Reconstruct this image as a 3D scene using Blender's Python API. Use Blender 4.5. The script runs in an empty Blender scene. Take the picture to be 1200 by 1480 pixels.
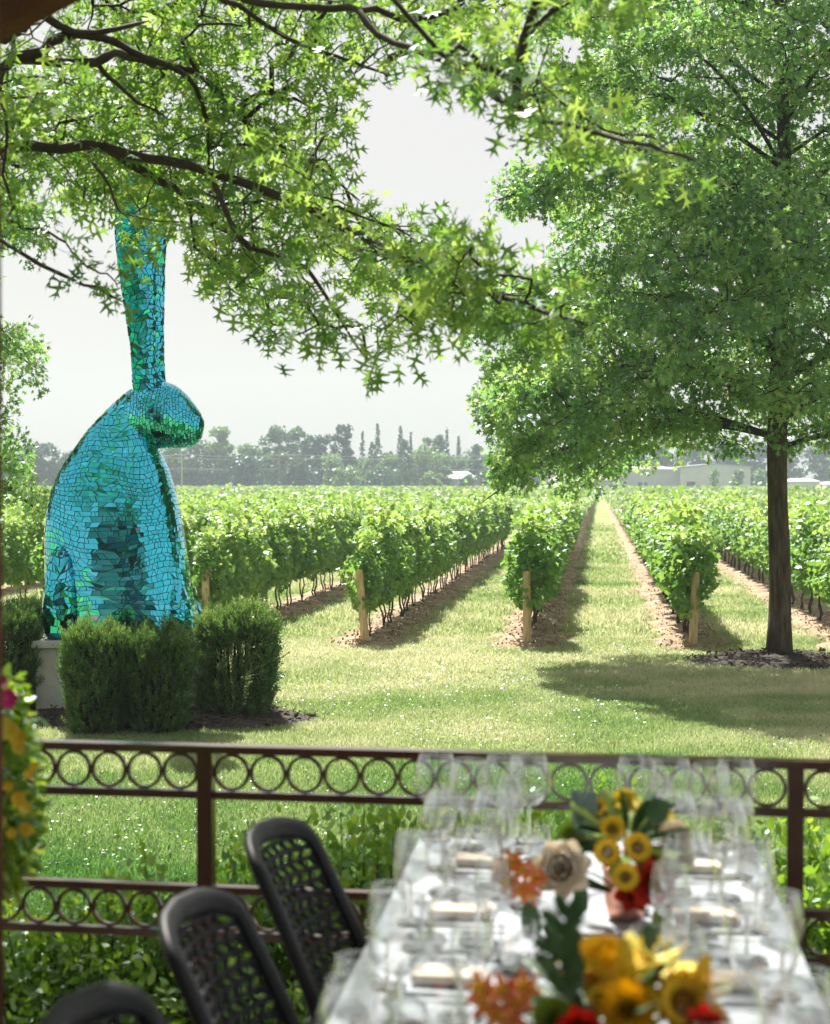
import bpy, bmesh, math, random
import numpy as np
from mathutils import Vector, Matrix
R = math.radians
random.seed(7); rng = np.random.default_rng(7)
scene = bpy.context.scene
COL = scene.collection

# ------------------------------------------------------------------ camera
EYE = 2.74
F = 2500.0
YAW = math.atan(265/2500); PITCH = math.atan(40/2500)
cam_d = bpy.data.cameras.new('camera'); cam = bpy.data.objects.new('camera', cam_d); COL.objects.link(cam)
cam.location = (0, 0, EYE); cam.rotation_euler = (R(90)-PITCH, 0, YAW)
cam_d.sensor_width = 24; cam_d.sensor_fit = 'HORIZONTAL'; cam_d.lens = 50
cam_d.clip_start = .05; cam_d.clip_end = 3000
cam_d.dof.use_dof = True; cam_d.dof.focus_distance = 19.0; cam_d.dof.aperture_fstop = 3.1
scene.camera = cam
_rm = cam.rotation_euler.to_matrix()
CR, CU, CF = [np.array(v) for v in (_rm @ Vector((1,0,0)), _rm @ Vector((0,1,0)), _rm @ Vector((0,0,-1)))]
CC = np.array([0, 0, EYE])
def at(px, py, d):                       # the place seen at a pixel, d metres deep
    return CC + d*(CF + (px-600)/F*CR - (py-740)/F*CU)
def ground(px, py, z=0.0):
    v = CF + (px-600)/F*CR - (py-740)/F*CU
    return CC + v*((z-EYE)/v[2])
def project(P):
    q = np.asarray(P) - CC
    d = q @ CF
    dd = np.where(np.abs(d) < 1e-3, 1e-3, d)
    return 600 + F*(q @ CR)/dd, 740 - F*(q @ CU)/dd, d
def inpoly(x, y, poly):
    c = np.zeros(np.shape(x), bool); n = len(poly)
    for i in range(n):
        x1, y1 = poly[i]; x2, y2 = poly[(i+1) % n]
        if y1 == y2: continue
        c ^= ((y1 > y) != (y2 > y)) & (x < (x2-x1)*(y-y1)/(y2-y1)+x1)
    return c
# value noise in 3D
_N = rng.random((32, 32, 32))
def vnoise(P, s):
    q = np.asarray(P, float)*s; i = np.floor(q).astype(int); f = q-i; f = f*f*(3-2*f)
    o = 0
    for a in (0, 1):
        for b in (0, 1):
            for c in (0, 1):
                w = (f[:, 0] if a else 1-f[:, 0])*(f[:, 1] if b else 1-f[:, 1])*(f[:, 2] if c else 1-f[:, 2])
                o = o + w*_N[(i[:, 0]+a) % 32, (i[:, 1]+b) % 32, (i[:, 2]+c) % 32]
    return o

# ------------------------------------------------------------------ object helpers
def tag(o, label=None, cat=None, group=None, kind=None):
    if label: o['label'] = label
    if cat: o['category'] = cat
    if group: o['group'] = group
    if kind: o['kind'] = kind
    return o
def empty(name, loc=(0,0,0), rz=0.0, label=None, cat=None, group=None):
    o = bpy.data.objects.new(name, None); COL.objects.link(o)
    o.location = [float(v) for v in loc]; o.rotation_euler = (0, 0, rz)
    return tag(o, label, cat, group)
def link(name, me, parent=None, mats=()):
    o = bpy.data.objects.new(name, me); COL.objects.link(o)
    for m in mats: me.materials.append(m)
    if parent is not None: o.parent = parent
    return o
def copy_tree(o, parent=None):
    c = o.copy(); COL.objects.link(c)
    if parent is not None: c.parent = parent
    for ch in list(o.children): copy_tree(ch, c)
    return c
class MB:
    def __init__(s): s.v = []; s.f = []; s.m = []; s.n = 0
    def add(s, v, f, m=0):
        v = np.asarray(v, float).reshape(-1, 3); s.v.append(v)
        for q in f: s.f.append([int(i)+s.n for i in q]); s.m.append(m)
        s.n += len(v); return s
    def box(s, c, size, rz=0, m=0, bev=0.0, rot=None):
        bm = bmesh.new(); bmesh.ops.create_cube(bm, size=1)
        for v in bm.verts: v.co = Vector((v.co.x*size[0], v.co.y*size[1], v.co.z*size[2]))
        if bev > 0: bmesh.ops.bevel(bm, geom=list(bm.edges), offset=bev, segments=2, profile=.7, affect='EDGES')
        M = (rot.to_4x4() if rot is not None else Matrix.Rotation(rz, 4, 'Z'))
        vs = [np.array(M @ v.co)+np.array(c) for v in bm.verts]
        s.add(vs, [[v.index for v in f.verts] for f in bm.faces], m); bm.free(); return s
    def bar(s, a, b, w, h, m=0, bev=0.0):      # rectangular bar from a to b
        a = Vector([float(x) for x in a]); b = Vector([float(x) for x in b]); d = b-a
        q = d.to_track_quat('X', 'Z').to_matrix()
        return s.box((a+b)/2, (d.length, w, h), m=m, bev=bev, rot=q)
    def tube(s, pts, rad, n=6, m=0, cap=True):
        pts = np.asarray(pts, float); k = len(pts)
        rad = np.broadcast_to(np.asarray(rad, float), (k,))
        t = np.gradient(pts, axis=0); t /= np.linalg.norm(t, axis=1)[:, None]+1e-9
        ref = np.array([0, 0, 1.0]) if abs(t[0][2]) < .9 else np.array([1.0, 0, 0])
        V = []
        for i in range(k):
            x = np.cross(t[i], ref); x /= np.linalg.norm(x)+1e-9; y = np.cross(t[i], x); ref = -np.cross(t[i], x) if False else ref
            ref = np.cross(x, t[i]); ref /= np.linalg.norm(ref)+1e-9
            for j in range(n):
                a = 2*math.pi*j/n; V.append(pts[i]+rad[i]*(math.cos(a)*x+math.sin(a)*y))
        Fc = [[i*n+j, i*n+(j+1) % n, (i+1)*n+(j+1) % n, (i+1)*n+j] for i in range(k-1) for j in range(n)]
        if cap: Fc += [list(range(n))[::-1], [(k-1)*n+j for j in range(n)]]
        return s.add(V, Fc, m)
    def lathe(s, prof, n=24, c=(0,0,0), m=0, wob=None):
        V = []; k = len(prof)
        for r, z in prof:
            for j in range(n):
                a = 2*math.pi*j/n; rr = r*(1+(wob(a, z) if wob else 0)); V.append((c[0]+rr*math.cos(a), c[1]+rr*math.sin(a), c[2]+z))
        Fc = [[i*n+j, i*n+(j+1) % n, (i+1)*n+(j+1) % n, (i+1)*n+j] for i in range(k-1) for j in range(n)]
        return s.add(V, Fc, m)
    def mesh(s, name, smooth=False):
        me = bpy.data.meshes.new(name)
        V = np.concatenate(s.v) if s.v else np.zeros((0, 3))
        me.from_pydata(V.tolist(), [], s.f); me.polygons.foreach_set('material_index', s.m)
        if smooth: me.polygons.foreach_set('use_smooth', [True]*len(s.f))
        me.update(); return me
    def build(s, name, mats, parent=None, smooth=False):
        if not isinstance(mats, (list, tuple)): mats = [mats]
        return link(name, s.mesh(name, smooth), parent, mats)
def ngons(name, V, N, k, rnd, smooth=False):       # N polygons of k vertices, V (N*k,3)
    me = bpy.data.meshes.new(name)
    me.vertices.add(N*k); me.vertices.foreach_set('co', np.ascontiguousarray(V, dtype=np.float32).ravel())
    me.loops.add(N*k); me.loops.foreach_set('vertex_index', np.arange(N*k, dtype=np.int32))
    me.polygons.add(N); me.polygons.foreach_set('loop_start', np.arange(N, dtype=np.int32)*k)
    a = me.attributes.new('rnd', 'FLOAT', 'POINT'); a.data.foreach_set('value', np.repeat(np.asarray(rnd, dtype=np.float32), k))
    me.update(calc_edges=True); return me
def unit(v): return v/(np.linalg.norm(v, axis=-1, keepdims=True)+1e-9)
def scatter(name, tmpl, P, D, Nn, S, rnd):         # leaves: template axis y along D, normal along Nn
    T = np.asarray(tmpl, float); N = len(P); k = len(T)
    D = unit(D); X = unit(np.cross(D, Nn)); Z = np.cross(X, D)
    S = np.broadcast_to(S, (N,))
    V = P[:, None, :] + S[:, None, None]*(T[None, :, 0, None]*X[:, None, :]+T[None, :, 1, None]*D[:, None, :]+T[None, :, 2, None]*Z[:, None, :])
    return ngons(name, V.reshape(-1, 3), N, k, rnd)
def edges_tubes(mb, A, B, ra, rb, n=4, m=0):        # many straight tapered pieces
    A = np.asarray(A); B = np.asarray(B); t = unit(B-A)
    ref = np.where(np.abs(t[:, 2:3]) < .9, [[0, 0, 1.0]], [[1.0, 0, 0]])
    x = unit(np.cross(t, ref)); y = np.cross(t, x); N = len(A)
    V = np.zeros((N, 2*n, 3))
    for j in range(n):
        a = 2*math.pi*j/n; o = math.cos(a)*x+math.sin(a)*y
        V[:, j] = A+o*ra[:, None]; V[:, n+j] = B+o*rb[:, None]
    base = np.arange(N)[:, None]*(2*n)
    Fc = np.concatenate([base+np.array([[j, (j+1) % n, n+(j+1) % n, n+j]]) for j in range(n)])
    mb.add(V.reshape(-1, 3), Fc.tolist(), m)

# leaf outlines
def mirror_leaf(half, droop=.12):
    h = list(half); o = h+[(-x, y) for x, y in h[::-1] if x > 1e-6]
    return np.array([(x, y, -droop*(x*x*2+y*y*.6)) for x, y in o])
OAK = mirror_leaf([(0, 0), (.02, .17), (.21, .08), (.06, .27), (.06, .36), (.43, .43), (.4, .48), (.065, .51), (.055, .61), (.28, .85), (.045, .76), (0, 1.0)], .32)
OAKS = mirror_leaf([(0, 0), (.06, .2), (.32, .2), (.11, .42), (.42, .62), (.11, .66), (0, 1.0)])
GRAPE = mirror_leaf([(0, .08), (.3, -.08), (.52, .25), (.4, .45), (.5, .72), (.2, .78), (0, 1.0)], .25)
GRAPES = mirror_leaf([(0, 0), (.42, .1), (.48, .6), (0, 1.0)], .25)
OVAL = mirror_leaf([(0, 0), (.2, .25), (.24, .55), (.1, .88), (0, 1.0)], .2)
NEEDLE = mirror_leaf([(0, 0), (.13, .3), (.1, .8), (0, 1.0)], .1)
CLUMP = mirror_leaf([(0, 0), (.4, .1), (.3, .35), (.55, .6), (.2, .8), (0, 1.0)], .3)

# ------------------------------------------------------------------ materials
def nt(name):
    m = bpy.data.materials.new(name); m.use_nodes = True; t = m.node_tree; t.nodes.clear()
    return m, t, t.nodes.new('ShaderNodeOutputMaterial')
def N(t, typ, **kw):
    n = t.nodes.new(typ)
    for k, v in kw.items():
        if k.startswith('i_'):
            key = k[2:].replace('_', ' ')
            n.inputs[key].default_value = v
        else: setattr(n, k, v)
    return n
def ramp(t, fac, stops):
    r = t.nodes.new('ShaderNodeValToRGB'); e = r.color_ramp.elements
    e[0].position, e[0].color = stops[0][0], (*stops[0][1], 1); e[1].position, e[1].color = stops[-1][0], (*stops[-1][1], 1)
    for p, c in stops[1:-1]:
        q = e.new(p); q.color = (*c, 1)
    t.links.new(fac, r.inputs['Fac']); return r.outputs['Color']
def leaf_mat(name, cols, trans, gloss=.08, rough=.38, tfac=.45, objrand=0.0, nscale=1.2):
    m, t, out = nt(name); L = t.links.new
    at_ = N(t, 'ShaderNodeAttribute', attribute_name='rnd')
    geo = N(t, 'ShaderNodeTexCoord'); noi = N(t, 'ShaderNodeTexNoise', i_Scale=nscale, i_Detail=2.0)
    L(geo.outputs['Object'], noi.inputs['Vector'])
    a = N(t, 'ShaderNodeMath', operation='MULTIPLY_ADD'); a.inputs[1].default_value = .6
    L(noi.outputs['Fac'], a.inputs[0]); b = N(t, 'ShaderNodeMath', operation='MULTIPLY_ADD'); b.inputs[1].default_value = .75; b.inputs[2].default_value = -.18
    L(at_.outputs['Fac'], b.inputs[0]); L(b.outputs[0], a.inputs[2])
    if objrand:
        oi = N(t, 'ShaderNodeObjectInfo'); c = N(t, 'ShaderNodeMath', operation='MULTIPLY_ADD'); c.inputs[1].default_value = objrand
        L(oi.outputs['Random'], c.inputs[0]); L(a.outputs[0], c.inputs[2]); d = N(t, 'ShaderNodeMath', operation='SUBTRACT'); d.inputs[1].default_value = objrand/2
        L(c.outputs[0], d.inputs[0]); a = d
    n = len(cols); col = ramp(t, a.outputs[0], [(i/(n-1)*.8+.1, c) for i, c in enumerate(cols)])
    tc = ramp(t, a.outputs[0], [(i/(len(trans)-1)*.8+.1, c) for i, c in enumerate(trans)])
    df = N(t, 'ShaderNodeBsdfDiffuse'); tr = N(t, 'ShaderNodeBsdfTranslucent'); gl = N(t, 'ShaderNodeBsdfGlossy', i_Roughness=rough)
    L(col, df.inputs['Color']); L(tc, tr.inputs['Color'])
    mx = N(t, 'ShaderNodeMixShader'); mx.inputs[0].default_value = tfac; L(df.outputs[0], mx.inputs[1]); L(tr.outputs[0], mx.inputs[2])
    lw = N(t, 'ShaderNodeLayerWeight', i_Blend=.3); g = N(t, 'ShaderNodeMath', operation='MULTIPLY_ADD'); g.inputs[1].default_value = .12; g.inputs[2].default_value = gloss
    L(lw.outputs['Facing'], g.inputs[0])
    m2 = N(t, 'ShaderNodeMixShader'); L(g.outputs[0], m2.inputs[0]); L(mx.outputs[0], m2.inputs[1]); L(gl.outputs[0], m2.inputs[2])
    gl.inputs['Color'].default_value = (.85, .95, .95, 1)
    L(m2.outputs[0], out.inputs['Surface']); return m
def pbr(name, stops, scale=8, rough=.6, metal=0.0, bump=.0, bscale=None, detail=6, aniso=None, spec=.5, coat=0.0, dist=.02):
    m, t, out = nt(name); L = t.links.new
    p = N(t, 'ShaderNodeBsdfPrincipled'); L(p.outputs[0], out.inputs['Surface'])
    tc = N(t, 'ShaderNodeTexCoord'); mp = N(t, 'ShaderNodeMapping'); L(tc.outputs['Object'], mp.inputs['Vector'])
    if aniso: mp.inputs['Scale'].default_value = aniso
    no = N(t, 'ShaderNodeTexNoise', i_Scale=scale, i_Detail=detail, i_Roughness=.6); L(mp.outputs[0], no.inputs['Vector'])
    if len(stops) == 1: p.inputs['Base Color'].default_value = (*stops[0], 1)
    else:
        n = len(stops); L(ramp(t, no.outputs['Fac'], [(.3+.4*i/(n-1), c) for i, c in enumerate(stops)]), p.inputs['Base Color'])
    p.inputs['Roughness'].default_value = rough; p.inputs['Metallic'].default_value = metal
    p.inputs['Specular IOR Level'].default_value = spec; p.inputs['Coat Weight'].default_value = coat
    if bump:
        n2 = N(t, 'ShaderNodeTexNoise', i_Scale=bscale or scale*3, i_Detail=8.0); L(mp.outputs[0], n2.inputs['Vector'])
        b = N(t, 'ShaderNodeBump', i_Strength=bump, i_Distance=dist); L(n2.outputs['Fac'], b.inputs['Height']); L(b.outputs[0], p.inputs['Normal'])
    return m
M = {}
M['oak_leaf'] = leaf_mat('oak_leaf', [(.03, .08, .015), (.06, .14, .022), (.14, .22, .035)], [(.1, .26, .03), (.27, .47, .055), (.52, .66, .13)], .04, .45, .55)
M['oak_leaf_far'] = leaf_mat('oak_leaf_far', [(.035, .1, .03), (.085, .19, .05), (.25, .36, .11)], [(.1, .3, .05), (.27, .54, .1), (.64, .8, .24)], .05, .45, .48, .08)
M['vine_leaf'] = leaf_mat('vine_leaf', [(.05, .13, .03), (.13, .26, .05), (.4, .5, .16)], [(.14, .34, .05), (.32, .54, .08), (.6, .72, .2)], .025, .5, .42, .15)
M['vine_far'] = leaf_mat('vine_far', [(.1, .2, .06), (.2, .31, .09), (.4, .46, .2)], [(.2, .38, .08), (.36, .52, .14), (.55, .62, .25)], .03, .5, .4)
M['yew'] = leaf_mat('yew', [(.012, .036, .01), (.07, .15, .035), (.27, .38, .1)], [(.06, .17, .02), (.2, .38, .06), (.5, .64, .14)], .05, .4, .25, .1)
M['shrub_leaf'] = leaf_mat('shrub_leaf', [(.05, .14, .015), (.13, .27, .02), (.32, .46, .05)], [(.16, .38, .02), (.34, .56, .03), (.6, .75, .08)], .05, .4, .45, .15)
M['grass'] = leaf_mat('grass', [(.05, .15, .03), (.24, .33, .12), (.62, .58, .38)], [(.13, .32, .06), (.4, .5, .18), (.65, .64, .4)], .02, .55, .42, 0, .35)
M['tree_dark'] = leaf_mat('tree_dark', [(.015, .05, .035), (.028, .075, .042), (.055, .115, .055)], [(.03, .09, .04), (.05, .13, .05), (.08, .17, .06)], .02, .5, .25, .2, .3)
M['tree_mid'] = leaf_mat('tree_mid', [(.045, .11, .045), (.075, .16, .055), (.12, .22, .075)], [(.06, .14, .04), (.09, .2, .05), (.14, .26, .06)], .02, .5, .3, .2, .3)
M['tree_light'] = leaf_mat('tree_light', [(.1, .2, .05), (.16, .27, .07), (.24, .34, .11)], [(.14, .28, .06), (.22, .38, .07), (.3, .45, .1)], .02, .5, .3, .2, .3)
M['tree_tan'] = leaf_mat('tree_tan', [(.14, .15, .08), (.2, .19, .11), (.26, .24, .14)], [(.14, .18, .07), (.2, .22, .08), (.25, .26, .1)], .02, .5, .3, .2, .3)
M['bark'] = pbr('bark', [(.03, .022, .015), (.09, .067, .048), (.17, .13, .1)], 16, .95, 0, 1.0, 26, aniso=(1, 1, .16), dist=.06, spec=.2)
M['twig'] = pbr('twig', [(.022, .015, .011), (.05, .037, .027)], 20, .85)
M['vine_wood'] = pbr('vine_wood', [(.03, .022, .015), (.09, .065, .045)], 18, .9, 0, .5)
M['post_wood'] = pbr('post_wood', [(.34, .22, .1), (.55, .4, .22), (.68, .54, .34)], 9, .8, 0, .5, 25, aniso=(3, 3, .4))
M['soil'] = pbr('soil', [(.13, .085, .05), (.3, .21, .13), (.5, .38, .26)], 2.2, .95, 0, 1.0, 16, dist=.06)
M['mulch'] = pbr('mulch', [(.012, .009, .007), (.05, .036, .028), (.13, .1, .08)], 26, .95, 0, 1.0, 30, dist=.06)
M['concrete'] = pbr('concrete', [(.36, .36, .35), (.48, .48, .47), (.55, .55, .54)], 3, .85, 0, .3, 60, dist=.004)
M['rail'] = pbr('rail', [(.055, .022, .012), (.09, .038, .02)], 12, .16, 0, .05, 80, spec=1.0, dist=.003)
M['wood_dark'] = pbr('wood_dark', [(.05, .014, .006), (.11, .032, .012)], 5, .75, 0, .3, 30, aniso=(1, 1, 4), spec=.15)
M['deck'] = pbr('deck', [(.1, .08, .07), (.2, .17, .14)], 4, .8, 0, .3)
M['chair'] = pbr('chair', [(.009, .01, .012), (.014, .015, .018)], 30, .5, 0, .1, 120, spec=.22, dist=.002)
M['cloth'] = pbr('cloth', [(.4, .43, .48), (.54, .57, .62)], 3, .8, 0, .35, 9, dist=.02)
M['napkin'] = pbr('napkin', [(.7, .57, .46), (.78, .66, .54)], 8, .9)
M['plate'] = pbr('plate', [(.75, .75, .76)], 8, .15)
M['steel'] = pbr('steel', [(.7, .7, .7)], 8, .2, 1.0)
M['copper'] = pbr('copper', [(.78, .34, .24), (.85, .45, .33)], 6, .35, .8)
M['petal_yellow'] = pbr('petal_yellow', [(.8, .5, .01), (.88, .64, .03)], 20, .6)
M['petal_lemon'] = pbr('petal_lemon', [(.72, .6, .03), (.8, .68, .1)], 20, .6)
M['petal_orange'] = pbr('petal_orange', [(.7, .16, .03), (.8, .28, .06)], 25, .6)
M['petal_coral'] = pbr('petal_coral', [(.6, .1, .05), (.75, .26, .14), (.8, .5, .3)], 25, .6)
M['petal_red'] = pbr('petal_red', [(.5, .02, .01), (.65, .05, .02)], 20, .55)
M['petal_cream'] = pbr('petal_cream', [(.72, .62, .45), (.8, .74, .62)], 12, .6)
M['petal_pink'] = pbr('petal_pink', [(.55, .01, .14), (.7, .03, .22)], 12, .6)
M['seed'] = pbr('seed', [(.2, .1, .01), (.4, .22, .02)], 60, .8)
M['leaf_deep'] = pbr('leaf_deep', [(.02, .07, .02), (.05, .13, .03)], 9, .5)
M['leaf_grey'] = pbr('leaf_grey', [(.12, .2, .2), (.2, .3, .3)], 9, .6)
M['leaf_lime'] = pbr('leaf_lime', [(.2, .32, .04), (.34, .46, .08)], 9, .5)
M['wall_white'] = pbr('wall_white', [(.42, .43, .44), (.5, .51, .52)], .3, .7)
M['wall_grey'] = pbr('wall_grey', [(.34, .35, .35), (.4, .41, .41)], .3, .7)
M['roof_grey'] = pbr('roof_grey', [(.26, .27, .28), (.32, .33, .34)], .5, .6)
M['roof_brown'] = pbr('roof_brown', [(.3, .25, .22), (.36, .3, .27)], .5, .8)
M['stone'] = pbr('stone', [(.2, .17, .14), (.36, .31, .26)], 3, .9, 0, .6)
M['shingle'] = pbr('shingle', [(.05, .045, .04), (.09, .08, .07)], 8, .9)
M['win_dark'] = pbr('win_dark', [(.02, .025, .03)], 8, .08)
M['wire'] = pbr('wire', [(.45, .45, .46)], 8, .6)
M['clover'] = pbr('clover', [(.72, .72, .66), (.8, .78, .74)], 30, .8)
M['mulch_core'] = M['twig']
# glass: a thin clear wall for the bowls, solid glass for stems
m, t, o_ = nt('thin_glass'); L = t.links.new
lw = N(t, 'ShaderNodeLayerWeight', i_Blend=.5); pw = N(t, 'ShaderNodeMath', operation='POWER'); pw.inputs[1].default_value = 2.2
mu = N(t, 'ShaderNodeMath', operation='MULTIPLY_ADD'); mu.inputs[1].default_value = .85; mu.inputs[2].default_value = .17; mu.use_clamp = True
tr = N(t, 'ShaderNodeBsdfTransparent'); tr.inputs[0].default_value = (.96, .975, .97, 1); gl = N(t, 'ShaderNodeBsdfGlossy', i_Roughness=.02)
mx = N(t, 'ShaderNodeMixShader'); L(lw.outputs['Facing'], pw.inputs[0]); L(pw.outputs[0], mu.inputs[0])
L(mu.outputs[0], mx.inputs[0]); L(tr.outputs[0], mx.inputs[1]); L(gl.outputs[0], mx.inputs[2]); L(mx.outputs[0], o_.inputs['Surface'])
M['thin_glass'] = m
m, t, o_ = nt('solid_glass'); g = N(t, 'ShaderNodeBsdfGlass', i_IOR=1.48, i_Roughness=.0); t.links.new(g.outputs[0], o_.inputs['Surface']); M['solid_glass'] = m
# mirror mosaic: tinted mirror glass, each tile its own tint
m, t, o_ = nt('mirror_tile'); L = t.links.new
p = N(t, 'ShaderNodeBsdfPrincipled', i_Metallic=1.0, i_Roughness=.035); L(p.outputs[0], o_.inputs['Surface'])
a_ = N(t, 'ShaderNodeAttribute', attribute_name='rnd')
L(ramp(t, a_.outputs['Fac'], [(0, (.008, .38, .3)), (.22, (.025, .46, .48)), (.45, (.05, .53, .66)), (.8, (.1, .59, .77)), (.98, (.17, .66, .86)), (1, (.4, .32, .5))]), p.inputs['Base Color'])
M['mirror'] = m
M['grout'] = pbr('grout', [(.012, .06, .085), (.02, .09, .12)], 30, .7)

# ground: grass colours with worn, dry and clover patches
m, t, o_ = nt('ground'); L = t.links.new
p = N(t, 'ShaderNodeBsdfPrincipled', i_Roughness=.95); L(p.outputs[0], o_.inputs['Surface']); p.inputs['Specular IOR Level'].default_value = .1
tc = N(t, 'ShaderNodeTexCoord'); n1 = N(t, 'ShaderNodeTexNoise', i_Scale=.35, i_Detail=5.0); n2 = N(t, 'ShaderNodeTexNoise', i_Scale=28.0, i_Detail=4.0, i_Roughness=.7)
L(tc.outputs['Object'], n1.inputs['Vector']); L(tc.outputs['Object'], n2.inputs['Vector'])
ad = N(t, 'ShaderNodeMath', operation='MULTIPLY_ADD'); ad.inputs[1].default_value = .55; mu = N(t, 'ShaderNodeMath', operation='MULTIPLY'); mu.inputs[1].default_value = .5
L(n2.outputs['Fac'], mu.inputs[0]); L(n1.outputs['Fac'], ad.inputs[0]); L(mu.outputs[0], ad.inputs[2])
L(ramp(t, ad.outputs[0], [(.3, (.07, .14, .03)), (.46, (.17, .26, .07)), (.6, (.32, .37, .16)), (.75, (.46, .42, .25))]), p.inputs['Base Color'])
b = N(t, 'ShaderNodeBump', i_Strength=.8, i_Distance=.05); L(n2.outputs['Fac'], b.inputs['Height']); L(b.outputs[0], p.inputs['Normal'])
M['ground'] = m

# ------------------------------------------------------------------ ground
tag(MB().add([(-1400, -100, 0), (1400, -100, 0), (1400, 2200, 0), (-1400, 2200, 0)], [[0, 1, 2, 3]]).build('ground', M['ground']), kind='structure')
ROW0, SP = -1.19, 2.77
Y0, Y1 = 29.3, 402.0
def mulch_bed(name, c, rx, ry, seed):
    rg = np.random.default_rng(seed); mb = MB(); V = [(0, 0, .15)]; nr, na = 8, 48
    for i in range(1, nr+1):
        for j in range(na):
            a = 2*math.pi*j/na; q = i/nr; w = 1+.06*math.sin(3*a+seed)+.05*math.sin(7*a)+.04*rg.standard_normal()*(q > .8)
            V.append((rx*q*w*math.cos(a), ry*q*w*math.sin(a), .15*(1-q**2.5)+.012*rg.standard_normal()-(.02 if i == nr else 0)))
    Fc = [[0, 1+j, 1+(j+1) % na] for j in range(na)]+[[1+(i-1)*na+j, 1+i*na+j, 1+i*na+(j+1) % na, 1+(i-1)*na+(j+1) % na] for i in range(1, nr) for j in range(na)]
    mb.add(V, Fc); o = mb.build(name, M['mulch'], None); o.location = (c[0], c[1], 0); tag(o, kind='structure')
    # loose bark chips lying on it
    n = int(900*rx*ry/3)+400; a = rg.random(n)*6.283; q = np.sqrt(rg.random(n))*1.02
    P = np.stack([c[0]+rx*q*np.cos(a), c[1]+ry*q*np.sin(a), .155*(1-q**2.5)+.01+rg.random(n)*.015], 1)
    D = rg.standard_normal((n, 3)); D[:, 2] *= .3; Nn = rg.standard_normal((n, 3))*.5+[0, 0, 1]
    o = link('bark_chips', scatter('bark_chips', NEEDLE*[1.6, 1, 1], P, D, Nn, rg.uniform(.04, .1, n), rg.random(n)), None, [M['mulch']]); tag(o, 'loose dark bark chips scattered over the '+name.replace('_', ' '), 'bark chips', kind='stuff')
TREE = ground(1127, 958); 
mulch_bed('mulch_ring', TREE, 1.55, 1.2, 3)
BUN = ground(180, 1035); BUN[2] = 0
mulch_bed('mulch_bed', BUN+np.array([-.3, -.25, 0])+CR*.6, 2.15, 1.3, 5)

# raised soil under every row
mb = MB(); rg = np.random.default_rng(11)
for k in range(-52, 24):
    x = ROW0+SP*k; near = -4 <= k <= 9
    ys = np.concatenate([np.arange(Y0-.8, 75, .35 if near else 1.5), np.arange(75, Y1, 12.0)])
    xs = np.array([-.66, -.57, -.44, -.24, 0, .24, .44, .57, .66])
    nx, ny = len(xs), len(ys)
    G = np.zeros((ny, nx, 3)); G[..., 1] = ys[:, None]; G[..., 0] = x+xs[None]*(1+.16*np.sin(ys*1.3+k)+.12*np.sin(ys*3.1+2*k)+rg.normal(0, .09, ny))[:, None]+rg.normal(0, .03, (ny, nx))
    prof = .10*np.cos(np.clip(np.abs(xs)/.66, 0, 1)*math.pi/2)**.8-.015
    fl = .035*np.minimum(1, (ys-ys[0])/1.0)
    G[..., 2] = prof[None]*np.minimum(1, .25+(ys-ys[0])[:, None]/1.6)+rg.normal(0, 1, (ny, nx))*.018
    G[:, [0, -1], 2] = -.03; G[0, :, 2] = -.03
    mb.add(G.reshape(-1, 3), [[i*nx+j, i*nx+j+1, (i+1)*nx+j+1, (i+1)*nx+j] for i in range(ny-1) for j in range(nx-1)])
tag(mb.build('soil', M['soil'], smooth=True), kind='structure')
# clods on the near soil
n = 16000; kk = rg.integers(-4, 4, n); P = np.stack([ROW0+SP*kk+rg.normal(0, .24, n), Y0-.6+rg.exponential(9, n), rg.uniform(.03, .1, n)], 1)
tag(link('soil_clods', scatter('soil_clods', NEEDLE*[3.2, 1, 1], P, rg.standard_normal((n, 3)), rg.standard_normal((n, 3)), rg.uniform(.02, .055, n), rg.random(n)), None, [M['soil']]), 'brown clods of earth lying under the nearest vine rows', 'soil clods', kind='stuff')

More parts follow.
